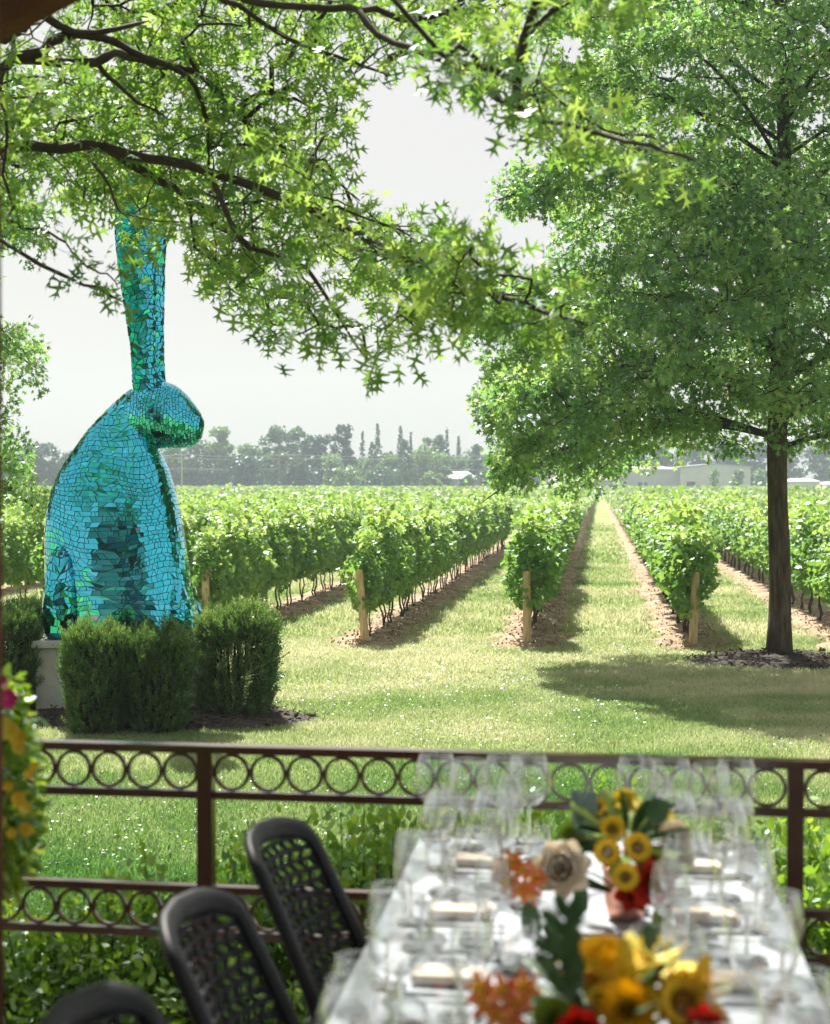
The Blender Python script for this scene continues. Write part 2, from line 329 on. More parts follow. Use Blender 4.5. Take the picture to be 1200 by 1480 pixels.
# grass blades
def on_soil(P):
    k = np.round((P[:, 0]-ROW0)/SP); dx = np.abs(P[:, 0]-ROW0-k*SP)
    return (P[:, 1] > Y0-.55+rg.normal(0, .2, len(P))) & (dx < .5+rg.normal(0, .09, len(P)))
def in_ell(P, c, rx, ry): return ((P[:, 0]-c[0])/rx)**2+((P[:, 1]-c[1])/ry)**2 < 1
def grass_pts(d0, d1, n):
    d = np.sqrt(rg.uniform(d0*d0, d1*d1, n)); px = rg.uniform(-60, 1260, n)
    Q = CC[None]+d[:, None]*(CF[None]+((px-600)/F)[:, None]*CR[None]); Q[:, 2] = 0
    keep = ~on_soil(Q) & ~in_ell(Q, TREE, 1.5, 1.15) & ~in_ell(Q, BUN+np.array([-.3, -.25, 0])+CR*.6, 2.05, 1.2)
    return Q[keep]
Vs, rn = [], []
for d0, d1, n, h, w in ((6.3, 10.5, 60000, .075, .006), (10.5, 16, 190000, .07, .0075), (16, 23, 240000, .055, .009), (23, 31, 170000, .06, .012), (31, 60, 190000, .09, .02), (60, 120, 90000, .13, .05)):
    P = grass_pts(d0, d1, n); n = len(P)
    patch = vnoise(P*[1, 1, 0], .7)
    h_ = h*rg.uniform(.5, 1.25, n)*(.7+.6*patch); a = rg.random(n)*6.283; lean = rg.normal(0, .45, (n, 2))
    X = np.stack([np.cos(a), np.sin(a), np.zeros(n)], 1)*w*rg.uniform(.7, 1.4, n)[:, None]
    tip = P+np.concatenate([lean*h_[:, None], h_[:, None]], 1)
    Vs.append(np.stack([P-X, P+X, tip], 1)); rn.append(np.clip(rg.random(n)*.55+.8*(vnoise(P*[1, 1, 0]+5, .38)-.5)+.5*(vnoise(P*[1, 1, 0]+2, 1.6)-.5)+.3+.16-.85*np.clip((18.5-np.hypot(P[:, 0], P[:, 1])+3*(patch-.5))/6, 0, 1), 0, 1))  # lawn set darker green near the terrace, tree shade painted into blade colour
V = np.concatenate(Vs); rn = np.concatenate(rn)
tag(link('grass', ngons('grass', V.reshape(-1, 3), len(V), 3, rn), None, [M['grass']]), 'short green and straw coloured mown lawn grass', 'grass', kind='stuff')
# clover heads and broad clover leaves
P = np.concatenate([grass_pts(9.5, 16, 420), grass_pts(16, 27, 60)]); n = len(P); mb = MB()
keep = vnoise(P*[1, 1, 0]+3, .5) > .42
for q in P[keep]:
    r = random.uniform(.006, .0115); z = random.uniform(.06, .1)
    mb.tube([(q[0], q[1], 0), (q[0], q[1], z)], .0018, 3, 1); mb.lathe([(.001, -r), (r*.8, -r*.5), (r, 0), (r*.75, r*.6), (.001, r)], 6, (q[0], q[1], z+r*.6), 0)
tag(mb.build('clover_flowers', [M['clover'], M['leaf_deep']]), 'tiny white clover flowers dotted through the lawn', 'clover', kind='stuff')
P = grass_pts(9.5, 30, 26000); P = P[vnoise(P*[1, 1, 0]+3, .5) > .5]; n = len(P); P[:, 2] = rg.uniform(.02, .06, n)
tag(link('clover_leaves', scatter('clover_leaves', GRAPES, P, rg.standard_normal((n, 3))*[1, 1, .25], rg.normal(0, .3, (n, 3))+[0, 0, 1], rg.uniform(.015, .03, n), rg.random(n)*.7), None, [M['shrub_leaf']]), 'low patches of round clover leaves in the lawn', 'clover', kind='stuff')

# ------------------------------------------------------------------ branching
def prim(roots, pts, bal=.25, root_len=None):
    R0 = np.asarray(roots); nr = len(R0); N_ = len(pts); ALL = np.concatenate([R0, pts])
    plen = np.zeros(nr+N_); plen[:nr] = 0 if root_len is None else root_len
    cost = np.full(N_, 1e9); par = np.zeros(N_, int)
    for i in range(nr):
        c = np.linalg.norm(pts-R0[i], axis=1)+bal*plen[i]; u = c < cost; cost[u] = c[u]; par[u] = i
    done = np.zeros(N_, bool); order = []
    for _ in range(N_):
        j = int(np.argmin(np.where(done, 1e9, cost))); done[j] = True; order.append(j)
        d = np.linalg.norm(ALL[par[j]]-pts[j]); plen[nr+j] = plen[par[j]]+d
        c = np.linalg.norm(pts-pts[j], axis=1)+bal*plen[nr+j]; u = (c < cost) & ~done; cost[u] = c[u]; par[u] = nr+j
    cnt = np.ones(nr+N_)
    for j in order[::-1]: cnt[par[j]] += cnt[nr+j]
    return ALL, par, cnt, nr
def twigs(mb, ALL, par, cnt, nr, r0, power=.42, rmax=.05, n=4, sag=.06):
    B = ALL[nr:]; A = ALL[par]; L_ = np.linalg.norm(B-A, axis=1)[:, None]
    Mi = (A+B)/2+rng.normal(0, .09, B.shape)*L_+np.array([0, 0, sag])*L_
    rb = np.minimum(rmax, r0*cnt[nr:]**power); pc = np.where(par < nr, cnt[nr:]*1.3, cnt[par]); ra = np.minimum(rmax, r0*np.minimum(pc, cnt[nr:]*2.2)**power)
    edges_tubes(mb, A, Mi, ra, (ra+rb)/2, n); edges_tubes(mb, Mi, B, (ra+rb)/2, rb, n)
def cluster_leaves(C, Dout, per, spread, s0, s1, rg, droop=.35):
    n = len(C)*per; c = np.repeat(C, per, 0); d0 = np.repeat(unit(Dout), per, 0)
    off = unit(rg.standard_normal((n, 3)))*(rg.random((n, 1))**.6)*spread
    D = unit(off)*.8+d0*.5+rg.standard_normal((n, 3))*.35-np.array([0, 0, droop])
    Nn = rg.standard_normal((n, 3))*.8+np.array([0, 0, .7])
    base = np.repeat(rg.random(len(C)), per)
    return c+off*.7, D, Nn, rg.uniform(s0, s1, n), np.clip(base*.7+rg.random(n)*.42-.06, 0, 1)
def spline(pts, step=.15):
    P = np.asarray(pts, float); out = []
    for i in range(len(P)-1):
        p0, p1, p2, p3 = P[max(i-1, 0)], P[i], P[i+1], P[min(i+2, len(P)-1)]
        n = max(2, int(np.linalg.norm(p2-p1)/step))
        for k in range(n):
            t = k/n; out.append(.5*((2*p1)+(-p0+p2)*t+(2*p0-5*p1+4*p2-p3)*t*t+(-p0+3*p1-3*p2+p3)*t**3))
    out.append(P[-1]); return np.array(out)

# ------------------------------------------------------------------ pin oak standing on the lawn
def pin_oak(seed, profile, zbot, ztop, r_trunk, nclus, nlimb, label, loc, extra=()):
    rg = np.random.default_rng(seed)
    root = empty('oak_tree', loc, 0, label, 'tree')
    zs = np.array([p[0] for p in profile]); rs = np.array([p[1] for p in profile])
    tz = np.linspace(0, ztop, 26); lean = np.stack([.05*np.sin(tz*.8+seed), .05*np.cos(tz*.6), tz], 1); lean[:, :2] *= np.minimum(1, tz/2)[:, None]
    tr_ = r_trunk*(1-tz/ztop)**.75+.012; tr_[0] *= 1.16; tr_[1] *= 1.0
    mbt = MB(); mbt.tube(lean, tr_, 14)
    V = mbt.v[0]; ang = np.arctan2(V[:, 1], V[:, 0]); V += (np.stack([np.cos(ang), np.sin(ang), 0*ang], 1)*(rg.normal(0, .008, len(V)))[:, None])
    mbt.build('trunk', M['bark'], root, True)
    mbb = MB(); roots, rl, cl = [], [], []
    specs = [((i+.5)/nlimb, i*2.39996+rg.normal(0, .25), None) for i in range(nlimb)]+list(extra)
    for q, az, Lf in specs:
        z0 = zbot+.35+(ztop-zbot-1.2)*q**1.05
        Lh = np.interp(z0, zs, rs)*(Lf or rg.uniform(.82, 1.06))
        rise = np.interp(q, [0, .25, .6, 1], [-.12, .14, .45, .9])+rg.normal(0, .06)
        d = np.array([math.cos(az), math.sin(az)]); t = np.linspace(0, 1, 7)
        side = np.array([-d[1], d[0]])*rg.normal(0, .12)*Lh
        pts = np.stack([d[0]*Lh*t+side[0]*t*t, d[1]*Lh*t+side[1]*t*t, z0+Lh*(rise*t+.12*np.sin(t*math.pi)-.10*t**3)], 1)
        pts[:, :2] += np.interp(z0, tz, lean[:, 0]), np.interp(z0, tz, lean[:, 1])
        sp = spline(pts, .22); k = len(sp); rr = (.045*(1-q*.6))*(1-np.linspace(0, 1, k))**.8*(Lh/4.2)+.006
        mbb.tube(sp, rr, 6); a = int(k*.25); roots += list(sp[a::2]); rl += list(np.linspace(.25, 1, len(sp[a::2]))*Lh)
        m_ = int(nclus/nlimb*(Lh/3.6)**1.4)
        tt = rg.random(m_)**.75*.86+.14; base = np.stack([np.interp(tt, t, pts[:, j]) for j in range(3)], 1)
        wid = .42*Lh*np.sin(np.clip(tt, 0, .97)**.9*math.pi*.82+.35)
        lat = rg.uniform(-1, 1, m_)*wid
        base[:, 0] += -d[1]*lat+d[0]*np.abs(lat)*.25; base[:, 1] += d[0]*lat+d[1]*np.abs(lat)*.25
        base[:, 2] += rg.normal(.06, .17, m_)-np.abs(lat)*.08
        cl.append(base)
    nc = int(nclus*.13); a = rg.random(nc)*6.283; q = rg.uniform(.15, 1.3, nc); cl.append(np.stack([q*np.cos(a), q*np.sin(a), rg.uniform(zbot+.4, ztop*.95, nc)], 1))
    C = np.concatenate(cl); rad = np.hypot(C[:, 0], C[:, 1]); lim = np.interp(C[:, 2], zs, rs)*1.05
    C = C[(rad < lim) & (C[:, 2] > zbot-.35) & (C[:, 2] < ztop)]
    ALL, par, cnt, nr = prim(np.array(roots), C, .22, np.array(rl))
    twigs(mbb, ALL, par, cnt, nr, .0032, .45, .03); mbb.build('branches', M['twig'], root)
    out = C-ALL[par]; P, D, Nn, S, rn = cluster_leaves(C, out, 16, .2, .085, .14, rg)
    link('crown', scatter('crown', OAKS, P, D, Nn, S, rn), root, [M['oak_leaf_far']])
    return root
prof = [(2.2, 2.6), (2.7, 4.2), (3.6, 4.4), (4.3, 4.7), (5.5, 4.6), (7, 4.3), (8.5, 3.95), (10, 3.5), (12, 2.4), (14, .6)]
pin_oak(21, prof, 2.75, 14.0, .165, 6900, 46, 'tall oak with a straight dark trunk standing in its own mulch ring', (TREE[0], TREE[1], .1),
        [(.03, 3.2, 1.0), (.1, 3.5, 1.02), (.17, 2.9, 1.04), (.24, 3.25, 1.03), (.32, 3.6, 1.0), (.07, 3.9, .95), (.45, 3.3, 1.0), (.03, 2.6, .9)])
LT = at(-236, 700, 26.5)
pin_oak(33, [(z*.92, r*.85) for z, r in prof], 2.6, 12.6, .17, 4500, 40, 'oak whose pale crown shows only at the left edge, beyond the rabbit', (LT[0], LT[1], 0))

# ------------------------------------------------------------------ big oak reaching in from the left
rg = np.random.default_rng(5)
TB = at(-420, 700, 10.0); TB[2] = 0
oak = empty('overhanging_oak', TB, 0, 'near oak whose low leafy limbs reach in from the left across the top', 'tree')
def rel(P): return np.asarray(P)-TB
mbt = MB(); tz = np.linspace(0, 11, 20); mbt.tube(np.stack([.1*np.sin(tz*.5), .08*np.sin(tz*.7), tz], 1), .27*(1-tz/11.5)**.7+.02, 12); mbt.build('trunk', M['bark'], oak, True)
limbs = [
 ([(-420,240,10),(-100,226,9.4),(0,212,9.2),(90,213,9.2),(150,213,9.2),(185,235,9.3),(230,262,9.5),(280,290,9.8),(320,325,10.2),(360,350,10.4)], .055),
 ([(150,211,9.2),(200,226,9.2),(245,232,9.2),(300,246,9.2),(370,270,9.1),(430,295,9),(500,330,8.8),(580,372,8.5),(660,402,8.2),(760,440,7.6),(850,470,7.2)], .032),
 ([(-420,200,10),(-60,120,9),(20,85,8.8),(60,72,8.8),(90,52,8.8),(130,50,8.9),(170,62,9),(210,85,9),(250,98,9.2),(285,128,9.3),(298,180,9.5),(303,240,9.6)], .05),
 ([(20,85,8.8),(85,90,8.8),(140,88,8.8),(165,77,8.8),(230,95,9.5),(290,108,9.6),(340,165,9.8),(400,205,10),(470,250,10.3),(520,290,10.5)], .03),
 ([(-420,150,10),(-40,60,9),(5,55,8.6),(30,40,8.6),(60,22,8.7),(110,48,8.8),(170,42,8.8),(215,30,9)], .07),
 ([(-420,60,10),(100,-60,9),(260,-30,8.8),(350,12,8.6),(400,45,8.7),(450,70,8.8),(520,94,9),(560,108,9.2)], .032),
 ([(-420,20,10),(150,-110,9),(300,-30,8.6),(372,8,8.4),(440,9,8.3),(505,10,8.2),(525,25,8.1),(545,50,8),(600,70,7.8),(660,95,7.5),(720,140,7.2),(790,172,6.9),(880,195,6.6),(960,215,6.3),(1005,232,6.2)], .03),
 ([(300,246,9.2),(320,290,9),(345,345,8.9),(380,365,8.9),(440,385,8.8),(470,430,8.7),(495,465,8.7),(530,520,8.6)], .016),
 ([(140,90,8.8),(170,125,8.9),(200,145,9),(240,170,9.2)], .012),
 ([(135,235,9.2),(150,255,9.1),(165,285,9),(175,308,8.9)], .009),
 ([(-60,325,8.6),(0,350,8.4),(60,385,8.3),(105,405,8.3),(140,420,8.3),(180,437,8.3)], .011),
 ([(580,372,8.5),(600,420,8.4),(640,460,8.3)], .008),
]
mbb = MB(); roots, rl = [], []
for pts, r in limbs:
    sp = spline([rel(at(*p)) for p in pts], .12); k = len(sp)
    sp[1:-1] += rg.normal(0, .006, (k-2, 3)); mbb.tube(sp, (r*(1-np.linspace(0, 1, k))**.6*.78+.004)*(1+.06*np.sin(np.arange(k)*1.7)), 7)
    if pts[0][0] == -60: continue
    roots += list(sp[::2]); rl += list(np.linalg.norm(sp[::2, :2], axis=1)*.7)
MAIN = [(-60,-60),(755,-60),(755,5),(715,45),(690,30),(645,60),(625,95),(560,100),(515,112),(495,150),(478,200),(492,250),(525,300),(590,325),(640,350),(680,378),(675,410),(635,430),(640,475),(600,505),(570,530),(525,540),(500,490),(430,500),(360,480),(365,450),(310,430),(285,372),(262,312),(235,330),(215,345),(180,340),(160,300),(90,278),(60,255),(-60,315)]
SPRAY = [(600,55),(700,50),(760,95),(830,135),(900,170),(1005,225),(1000,240),(930,230),(840,212),(780,188),(735,140),(690,112),(640,120),(615,100)]
SPRAY2 = [(640,335),(720,370),(780,410),(850,455),(850,490),(800,500),(720,480),(650,470),(630,420)]
TOPR = [(755,-60),(940,-60),(930,-5),(830,15),(760,25)]
cand = []
n = 16000
px = rg.uniform(-60, 1020, n); py = rg.uniform(-60, 560, n)
okm = inpoly(px, py, MAIN) ; ok2 = inpoly(px, py, SPRAY) | inpoly(px, py, SPRAY2) | inpoly(px, py, TOPR)
d = np.where(ok2, rg.uniform(6.4, 8.2, n), np.where(rg.random(n) < .18, rg.uniform(7.8, 9, n), rg.uniform(9.1, 11.9, n)))
d = np.where(inpoly(px, py, SPRAY2), rg.uniform(7.0, 8.2, n), d)
P = CC+d[:, None]*(CF+((px-600)/F)[:, None]*CR-((py-740)/F)[:, None]*CU)
nz = vnoise(P, 1.5)*.6+vnoise(P+9, .6)*.4
edge = np.clip((px-200)/500, 0, 1)*.05+np.clip((py-360)/200, 0, 1)*.02
edge = edge + .05*np.clip((py-330)/150, 0, 1)+np.where((px > 150) & (px < 275) & (py > 278), .15, 0)+.03*(px > 420)
keep = (okm & (nz > .47+edge) & (rg.random(n) < .21)) | (ok2 & ~okm & (nz > .42) & (rg.random(n) < .1))
P = P[keep]; px, py = px[keep], py[keep]
# crown over the terrace and above the frame
n = 15000; a = rg.random(n)*6.283; rr = np.sqrt(rg.random(n))*9.6; zz = rg.uniform(4.7, 13, n)
Q = np.stack([TB[0]+rr*np.cos(a), TB[1]+rr*np.sin(a), zz], 1)
qx, qy, qd = project(Q)
kq = ((qd < 1) | (qy < -45) | (qx < -70)) & (rr < 9.6*np.sqrt(np.clip(1-((zz-7.6)/5.6)**2, 0, 1))) & (rg.random(n) < .5) & (vnoise(Q, .8) > .34)
extra = Q[kq]
tw = np.array([at(*p) for p in [(20,300,8.5),(35,310,8.4),(55,330,8.4),(85,345,8.4),(95,350,8.4),(125,385,8.3),(145,395,8.3),(160,400,8.3),(170,415,8.3),(150,380,8.35),(30,330,8.4),(10,320,8.4)]])
C = rel(np.concatenate([P, extra, tw]))
ALL, par, cnt, nr = prim(np.array(roots), C, .3, np.array(rl))
twigs(mbb, ALL, par, cnt, nr, .0028, .42, .02); mbb.build('branches', M['twig'], oak, True)
out = C-ALL[par]; Pq, D, Nn, S, rn = cluster_leaves(C, out, 9, .2, .085, .135, rg, .3)
link('crown', scatter('crown', OAK, Pq, D, Nn, S, rn), oak, [M['oak_leaf']])
print('near oak clusters', len(P), len(extra))

# ------------------------------------------------------------------ vines
def vine_leaves(n, L_, W, zl, zh, s0, s1, rg, tmpl, name, loose=.12):
    y = rg.uniform(-L_/2, L_/2, n); a = rg.random(n)*6.283; q = rg.random(n)**.33
    x = np.cos(a)*q*W/2; z = (zl+zh)/2+np.sin(a)*q*(zh-zl)/2*1.0
    x = np.sign(x)*np.abs(x)**.85*(W/2)**.15; P = np.stack([x, y, z], 1)
    P += (vnoise(P+rg.random(3)*9, 2.6)-.5)[:, None]*np.stack([np.cos(a), 0*a, np.sin(a)], 1)*.42
    up = rg.random(n) < loose; P[up, 2] = zh+rg.exponential(.09, up.sum()); P[up, 0] *= .7
    out = unit(np.stack([P[:, 0]*2.2, 0*y, (P[:, 2]-(zl+zh)/2)*.9], 1))
    D = out*.7+rg.standard_normal((n, 3))*.6-np.array([0, 0, .45]); Nn = out*.9+rg.standard_normal((n, 3))*.55+np.array([0, 0, .35])
    rnd = np.clip(.12+.62*rg.random(n)+.3*(P[:, 2] > zh-.12), 0, 1)  # leaves along the row top tinted lighter, sunlight put into their colour
    return scatter(name, tmpl, P, D, Nn, rg.uniform(s0, s1, n), rnd)
protos = []
for i in range(6):
    rg = np.random.default_rng(100+i)
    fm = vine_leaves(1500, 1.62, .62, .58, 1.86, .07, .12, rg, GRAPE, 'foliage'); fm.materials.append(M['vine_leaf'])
    mb = MB()
    for s in (-.06, .05):
        zz = np.linspace(0, 1.0, 8); mb.tube(np.stack([rg.normal(0, .02, 8)+s*zz, s+rg.normal(0, .022, 8)+s*zz*2, zz], 1), .026*(1-zz*.4)*rg.uniform(.7, 1.1), 6)
    for s in (-1, 1): mb.tube([(0, 0, .85), (0, s*.3, .93), (.02, s*.75, .95)], [.016, .013, .008], 5)
    wm = mb.mesh('trunk', True); wm.materials.append(M['vine_wood']); protos.append((fm, wm))
rowname = {-3: 'the leftmost row, behind the rabbit', -2: 'the row starting just right of the rabbit', -1: 'the row behind the post left of centre', 0: 'the row left of the long grass path', 1: 'the row right of the long grass path', 2: 'the row passing behind the oak trunk'}
spots = []
for k in range(-14, 12):
    x = ROW0+SP*k; y = Y0+.75; idx = 0
    while y < 100:
        a = project(np.array([[x, y, 1.0]])); pxx = a[0][0]
        if -70 < pxx < 1270: spots.append((y, k, x, idx))
        y += 1.5; idx += 1
spots.sort(); spots = spots[:300]; YI = spots[-1][0]
vg = {}
for y, k, x, idx in spots:
    i = random.randrange(6); fm, wm = protos[i]
    if idx == 0 and k in rowname: lab = f'first vine of {rowname[k]}'; grp = None
    elif k in rowname: lab = f'leafy green grapevine further along {rowname[k]}'; grp = f'vines of {rowname[k]}'
    elif k > 2: lab = 'leafy grapevine in the rows beyond the oak trunk at the right'; grp = 'vines beyond the oak trunk'
    else: lab = 'leafy grapevine in the distant rows left of the rabbit and behind it'; grp = 'vines in the distant left rows'
    if grp: lab = lab
    v = empty('grapevine', (x+random.uniform(-.05, .05), y+random.uniform(-.1, .1), .05), random.choice([0, math.pi]), lab, 'grapevine', grp or 'end vines of the rows')
    s = random.uniform(.9, 1.1); v.scale = (s*random.uniform(.9, 1.12), 1, s)
    link('foliage', fm, v); link('trunk', wm, v)
# remaining rows, one mass
rg = np.random.default_rng(77); Ps, Ss = [], []
for ya, yb, dens, sz in ((44, 76, 200, .14), (76, 110, 150, .2), (110, 160, 75, .3), (160, 240, 36, .42), (240, 403, 18, .65)):
    for k in range(-54, 26):
        x = ROW0+SP*k
        lo = ya
        # only where the view can reach
        ys = np.arange(ya, yb, 2.0); pxs = project(np.stack([np.full(len(ys), x), ys, np.full(len(ys), 1.5)], 1))[0]
        vis = ys[(pxs > -90) & (pxs < 1290)]
        if not len(vis): continue
        y0, y1 = vis[0], vis[-1]+2
        sp_ = [s[0] for s in spots if s[1] == k]
        if sp_: y0 = max(y0, sp_[-1]+.8)
        if y1 <= y0: continue
        n = int((y1-y0)*dens); a = rg.random(n)*math.pi*1.3-.47; y = rg.uniform(y0, y1, n); q = rg.random(n)**.4
        und = (vnoise(np.stack([np.full(n, x), y, 0*y], 1), .35)-.5)*.35
        Ps.append(np.stack([x+np.cos(a)*q*.4, y, 1.22+np.sin(a)*q*(.66+und)+und*.3+rg.exponential(.05, n)], 1)); Ss.append(np.full(n, sz))
P = np.concatenate(Ps); S = np.concatenate(Ss); n = len(P); print('far vine leaves', n, 'YI', YI)
tag(link('distant_vine_rows', scatter('distant_vine_rows', GRAPES, P, rg.standard_normal((n, 3))-[0, 0, .3], rg.standard_normal((n, 3))*.7+[0, -.2, .8], S*rg.uniform(.7, 1.25, n), rg.random(n)), None, [M['vine_far']]), 'endless vine rows merging into one green field up to the tree line', 'vineyard', kind='stuff')
# end posts
pl = {-3: ('weathered wooden vine post peeping out left of the rabbit', .05), -2: ('wooden vine post just right of the rabbit, above the yew', .02), -1: ('pale wooden vine post left of centre, leaning slightly', .09), 0: ('upright wooden vine post left of the long grass path', .015), 1: ('wooden vine post right of the long grass path, leaning left', -.04), 2: ('wooden vine post hidden beside the oak trunk', 0)}
wire_rows = []
for k, (lab, ln) in pl.items():
    x = ROW0+SP*k; rg = np.random.default_rng(k+50); mb = MB()
    zz = np.linspace(-.05, 1.27, 12); mb.tube(np.stack([-ln*(zz)+0*zz, .03*zz, zz], 1), .075-.008*zz+rg.normal(0, .0015, 12), 12)
    p = empty('vine_post', (x, Y0, 0), 0, lab, 'post', 'wooden end posts of the vine rows'); mb.build('post_shaft', M['post_wood'], p, False)
    mb = MB()
    for z in (.45, .8, 1.12): mb.tube([(-ln*z+.083*math.cos(a)*(1-.07*z), .03*z+.083*math.sin(a)*(1-.07*z), z+.01*math.sin(a)) for a in np.linspace(0, 6.4, 14)], .004, 4)
    mb.build('wire_wrap', M['wire'], p)
    mb = MB()
    for z in (.9, 1.3): mb.tube([(0, .1, z), (0, 25, z), (0, 60, z)], .003, 3)
    mb.build('trellis_wire', M['wire'], p)

# ------------------------------------------------------------------ rabbit sculpture
BS = 118.0
BC = at(180, 920, 21.0)        # middle of the rabbit at plinth height
ZP = .92
bun = empty('rabbit_sculpture', (BC[0], BC[1], ZP), YAW, 'giant turquoise mirror mosaic rabbit sitting upright with tall ears', 'sculpture')
def lx(px): return (px-180)/BS
def lz(py): return (922-py)/BS
def interp_s(x, xs, ys):           # smooth interpolation
    xs = np.asarray(xs, float); ys = np.asarray(ys, float); o = np.argsort(xs); xs = xs[o]; ys = ys[o]
    mm = np.gradient(ys, xs); i = np.clip(np.searchsorted(xs, x)-1, 0, len(xs)-2); h = xs[i+1]-xs[i]; t = np.clip((x-xs[i])/h, 0, 1)
    return (2*t**3-3*t**2+1)*ys[i]+(t**3-2*t**2+t)*h*mm[i]+(-2*t**3+3*t**2)*ys[i+1]+(t**3-t**2)*h*mm[i+1]
def slab(axis, keys, e=2.0, yoff=0.0, lean=0.0):
    # keys: (position px, lo px, hi px, half depth m); axis 'z' slices level, axis 'x' slices upright
    K = np.array(keys, float)
    def S(u, s):
        pos = K[0, 0]+(K[-1, 0]-K[0, 0])*s
        lo = interp_s(pos, K[:, 0], K[:, 1]); hi = interp_s(pos, K[:, 0], K[:, 2]); b = np.maximum(interp_s(pos, K[:, 0], K[:, 3]), .004)
        a = 2*math.pi*u; c, s_ = math.cos(a), math.sin(a)
        cx = np.sign(c)*abs(c)**(2/e); sy = np.sign(s_)*abs(s_)**(2/e)
        m_, h = (lo+hi)/2, (hi-lo)/2
        if axis == 'z': return np.array([lx(m_+h*cx), yoff+b*sy, lz(pos)])
        return np.array([lx(pos), yoff+b*sy, lz(m_+h*cx)])
    return S
def mosaic(name, S, ns, tile, seed, flip=False):
    rg = random.Random(seed)
    gN, gS = 44, 40; base = MB(); V = []
    for j in range(gS+1):
        for i in range(gN): V.append(S(i/gN, j/gS))
    V = np.array(V); ctr = V.mean(0)
    base_f = [[j*gN+i, j*gN+(i+1) % gN, (j+1)*gN+(i+1) % gN, (j+1)*gN+i] for j in range(gS) for i in range(gN)]
    base.add(V, base_f+[list(range(gN)), [gS*gN+i for i in range(gN)]]); 
    bm = bmesh.new(); me0 = base.mesh('tmp'); bm.from_mesh(me0); bmesh.ops.recalc_face_normals(bm, faces=bm.faces)
    bm.to_mesh(me0); me0.update()
    me0.name = name; par_ = link(name, me0, bun, [M['grout']]); me0.polygons.foreach_set('use_smooth', [True]*len(me0.polygons)); bm.free()
    tv, tf, rn = [], [], []; ph = [rg.random()*6.28 for _ in range(6)]
    def wob(u, s): return (.30 if ns < 30 else 0.6 if seed == 1 else .3)/ns*(math.sin(2*math.pi*u*3+ph[0]+s*9)+math.sin(2*math.pi*u*5+ph[1]-s*13)*.7+math.sin(2*math.pi*u*2+ph[2]))
    bounds = [0.0]
    while bounds[-1] < 1: bounds.append(bounds[-1]+rg.uniform(.7, 1.35)/ns)
    bounds = [b/bounds[-1] for b in bounds]
    for j in range(len(bounds)-1):
        sm = (bounds[j]+bounds[j+1])/2
        ring = [S(i/24, sm) for i in range(24)]; per = sum(np.linalg.norm(ring[i]-ring[(i+1) % 24]) for i in range(24))
        # walk round the ring in even arc length
        ar = [0.0]
        for i in range(24): ar.append(ar[-1]+np.linalg.norm(ring[(i+1) % 24]-ring[i]))
        cuts = [0.0]; 
        while cuts[-1] < per-tile*.5: cuts.append(cuts[-1]+tile*rg.uniform(.5, 1.6))
        cuts = [c/cuts[-1]*per for c in cuts]; us = np.interp(cuts, ar, np.arange(25)/24); off = rg.random()
        us = us+off
        jt = [rg.uniform(-.36, .36)*(us[1]-us[0]) for _ in us]; jt[-1] = jt[0]
        for i in range(len(us)-1):
            qs = []
            for (u, s) in ((us[i]+jt[i], bounds[j]), (us[i+1]+jt[i+1], bounds[j]), (us[i+1]-jt[i+1], bounds[j+1]), (us[i]-jt[i], bounds[j+1])):
                s2 = min(1, max(0, s+(wob(u % 1, s)*min(1, 6*s, 6*(1-s)))))
                qs.append(S(u % 1, s2))
            polys = [qs]; r = rg.random()
            if r < .2: polys = [[qs[0], qs[1], qs[2]], [qs[0], qs[2], qs[3]]]
            elif r < .5:
                f1, f2 = rg.uniform(.3, .7), rg.uniform(.3, .7); A_ = qs[0]*(1-f1)+qs[1]*f1; B_ = qs[3]*(1-f2)+qs[2]*f2
                polys = [[qs[0], A_, B_, qs[3]], [A_, qs[1], qs[2], B_]]
            for q in polys:
                q = np.array(q); c = q.mean(0); nrm = np.cross(q[1]-q[0], q[-1]-q[0])+np.cross(q[2]-q[1], q[0]-q[1]); ln = np.linalg.norm(nrm)
                if ln < 1e-5: continue
                nrm /= ln
                if np.dot(nrm, c-ctr*[1, 1, 0]-np.array([0, 0, c[2]])*(0 if axis_of[name] == 'x' else 1)-(np.array([0, 0, ctr[2]]) if axis_of[name] == 'x' else 0)) < 0: nrm = -nrm
                q = q-np.outer((q-c)@nrm, nrm); dd = q-c; ll = np.linalg.norm(dd, axis=1)[:, None]; q = c+dd*np.maximum(.3, 1-.0052/np.maximum(ll, .008))
                tl = np.array([rg.gauss(0, .012) for _ in range(3)]); n2 = nrm+tl; n2 /= np.linalg.norm(n2)
                q = q-np.outer((q-c)@n2, nrm)+nrm*.012
                k0 = len(tv); tv.extend(q.tolist()); tf.append(list(range(k0, k0+len(q)))); x = rg.random()
                zn = .5+.5*math.sin(c[2]*2.1+c[0]*1.7+seed)
                val = 1.0 if x < .0015 else min(.95, max(0, .38+.4*zn*rg.random()+.07*rg.gauss(0, 1)+.1-(.5 if (seed == 3 and c[0] < .25) else 0)))  # near ear tiles tinted greener, a green reflection painted into the mirror colour
                rn += [val]*len(q)
    me = bpy.data.meshes.new('mirror_tiles'); me.from_pydata(tv, [], tf); a = me.attributes.new('rnd', 'FLOAT', 'POINT'); a.data.foreach_set('value', rn); me.update()
    link('mirror_tiles', me, par_, [M['mirror']]); return par_
axis_of = {}
def part(name, axis, keys, ns, tile, seed, e=2.0, yoff=0.0):
    axis_of[name] = axis; return mosaic(name, slab(axis, keys, e, yoff), ns, tile, seed)
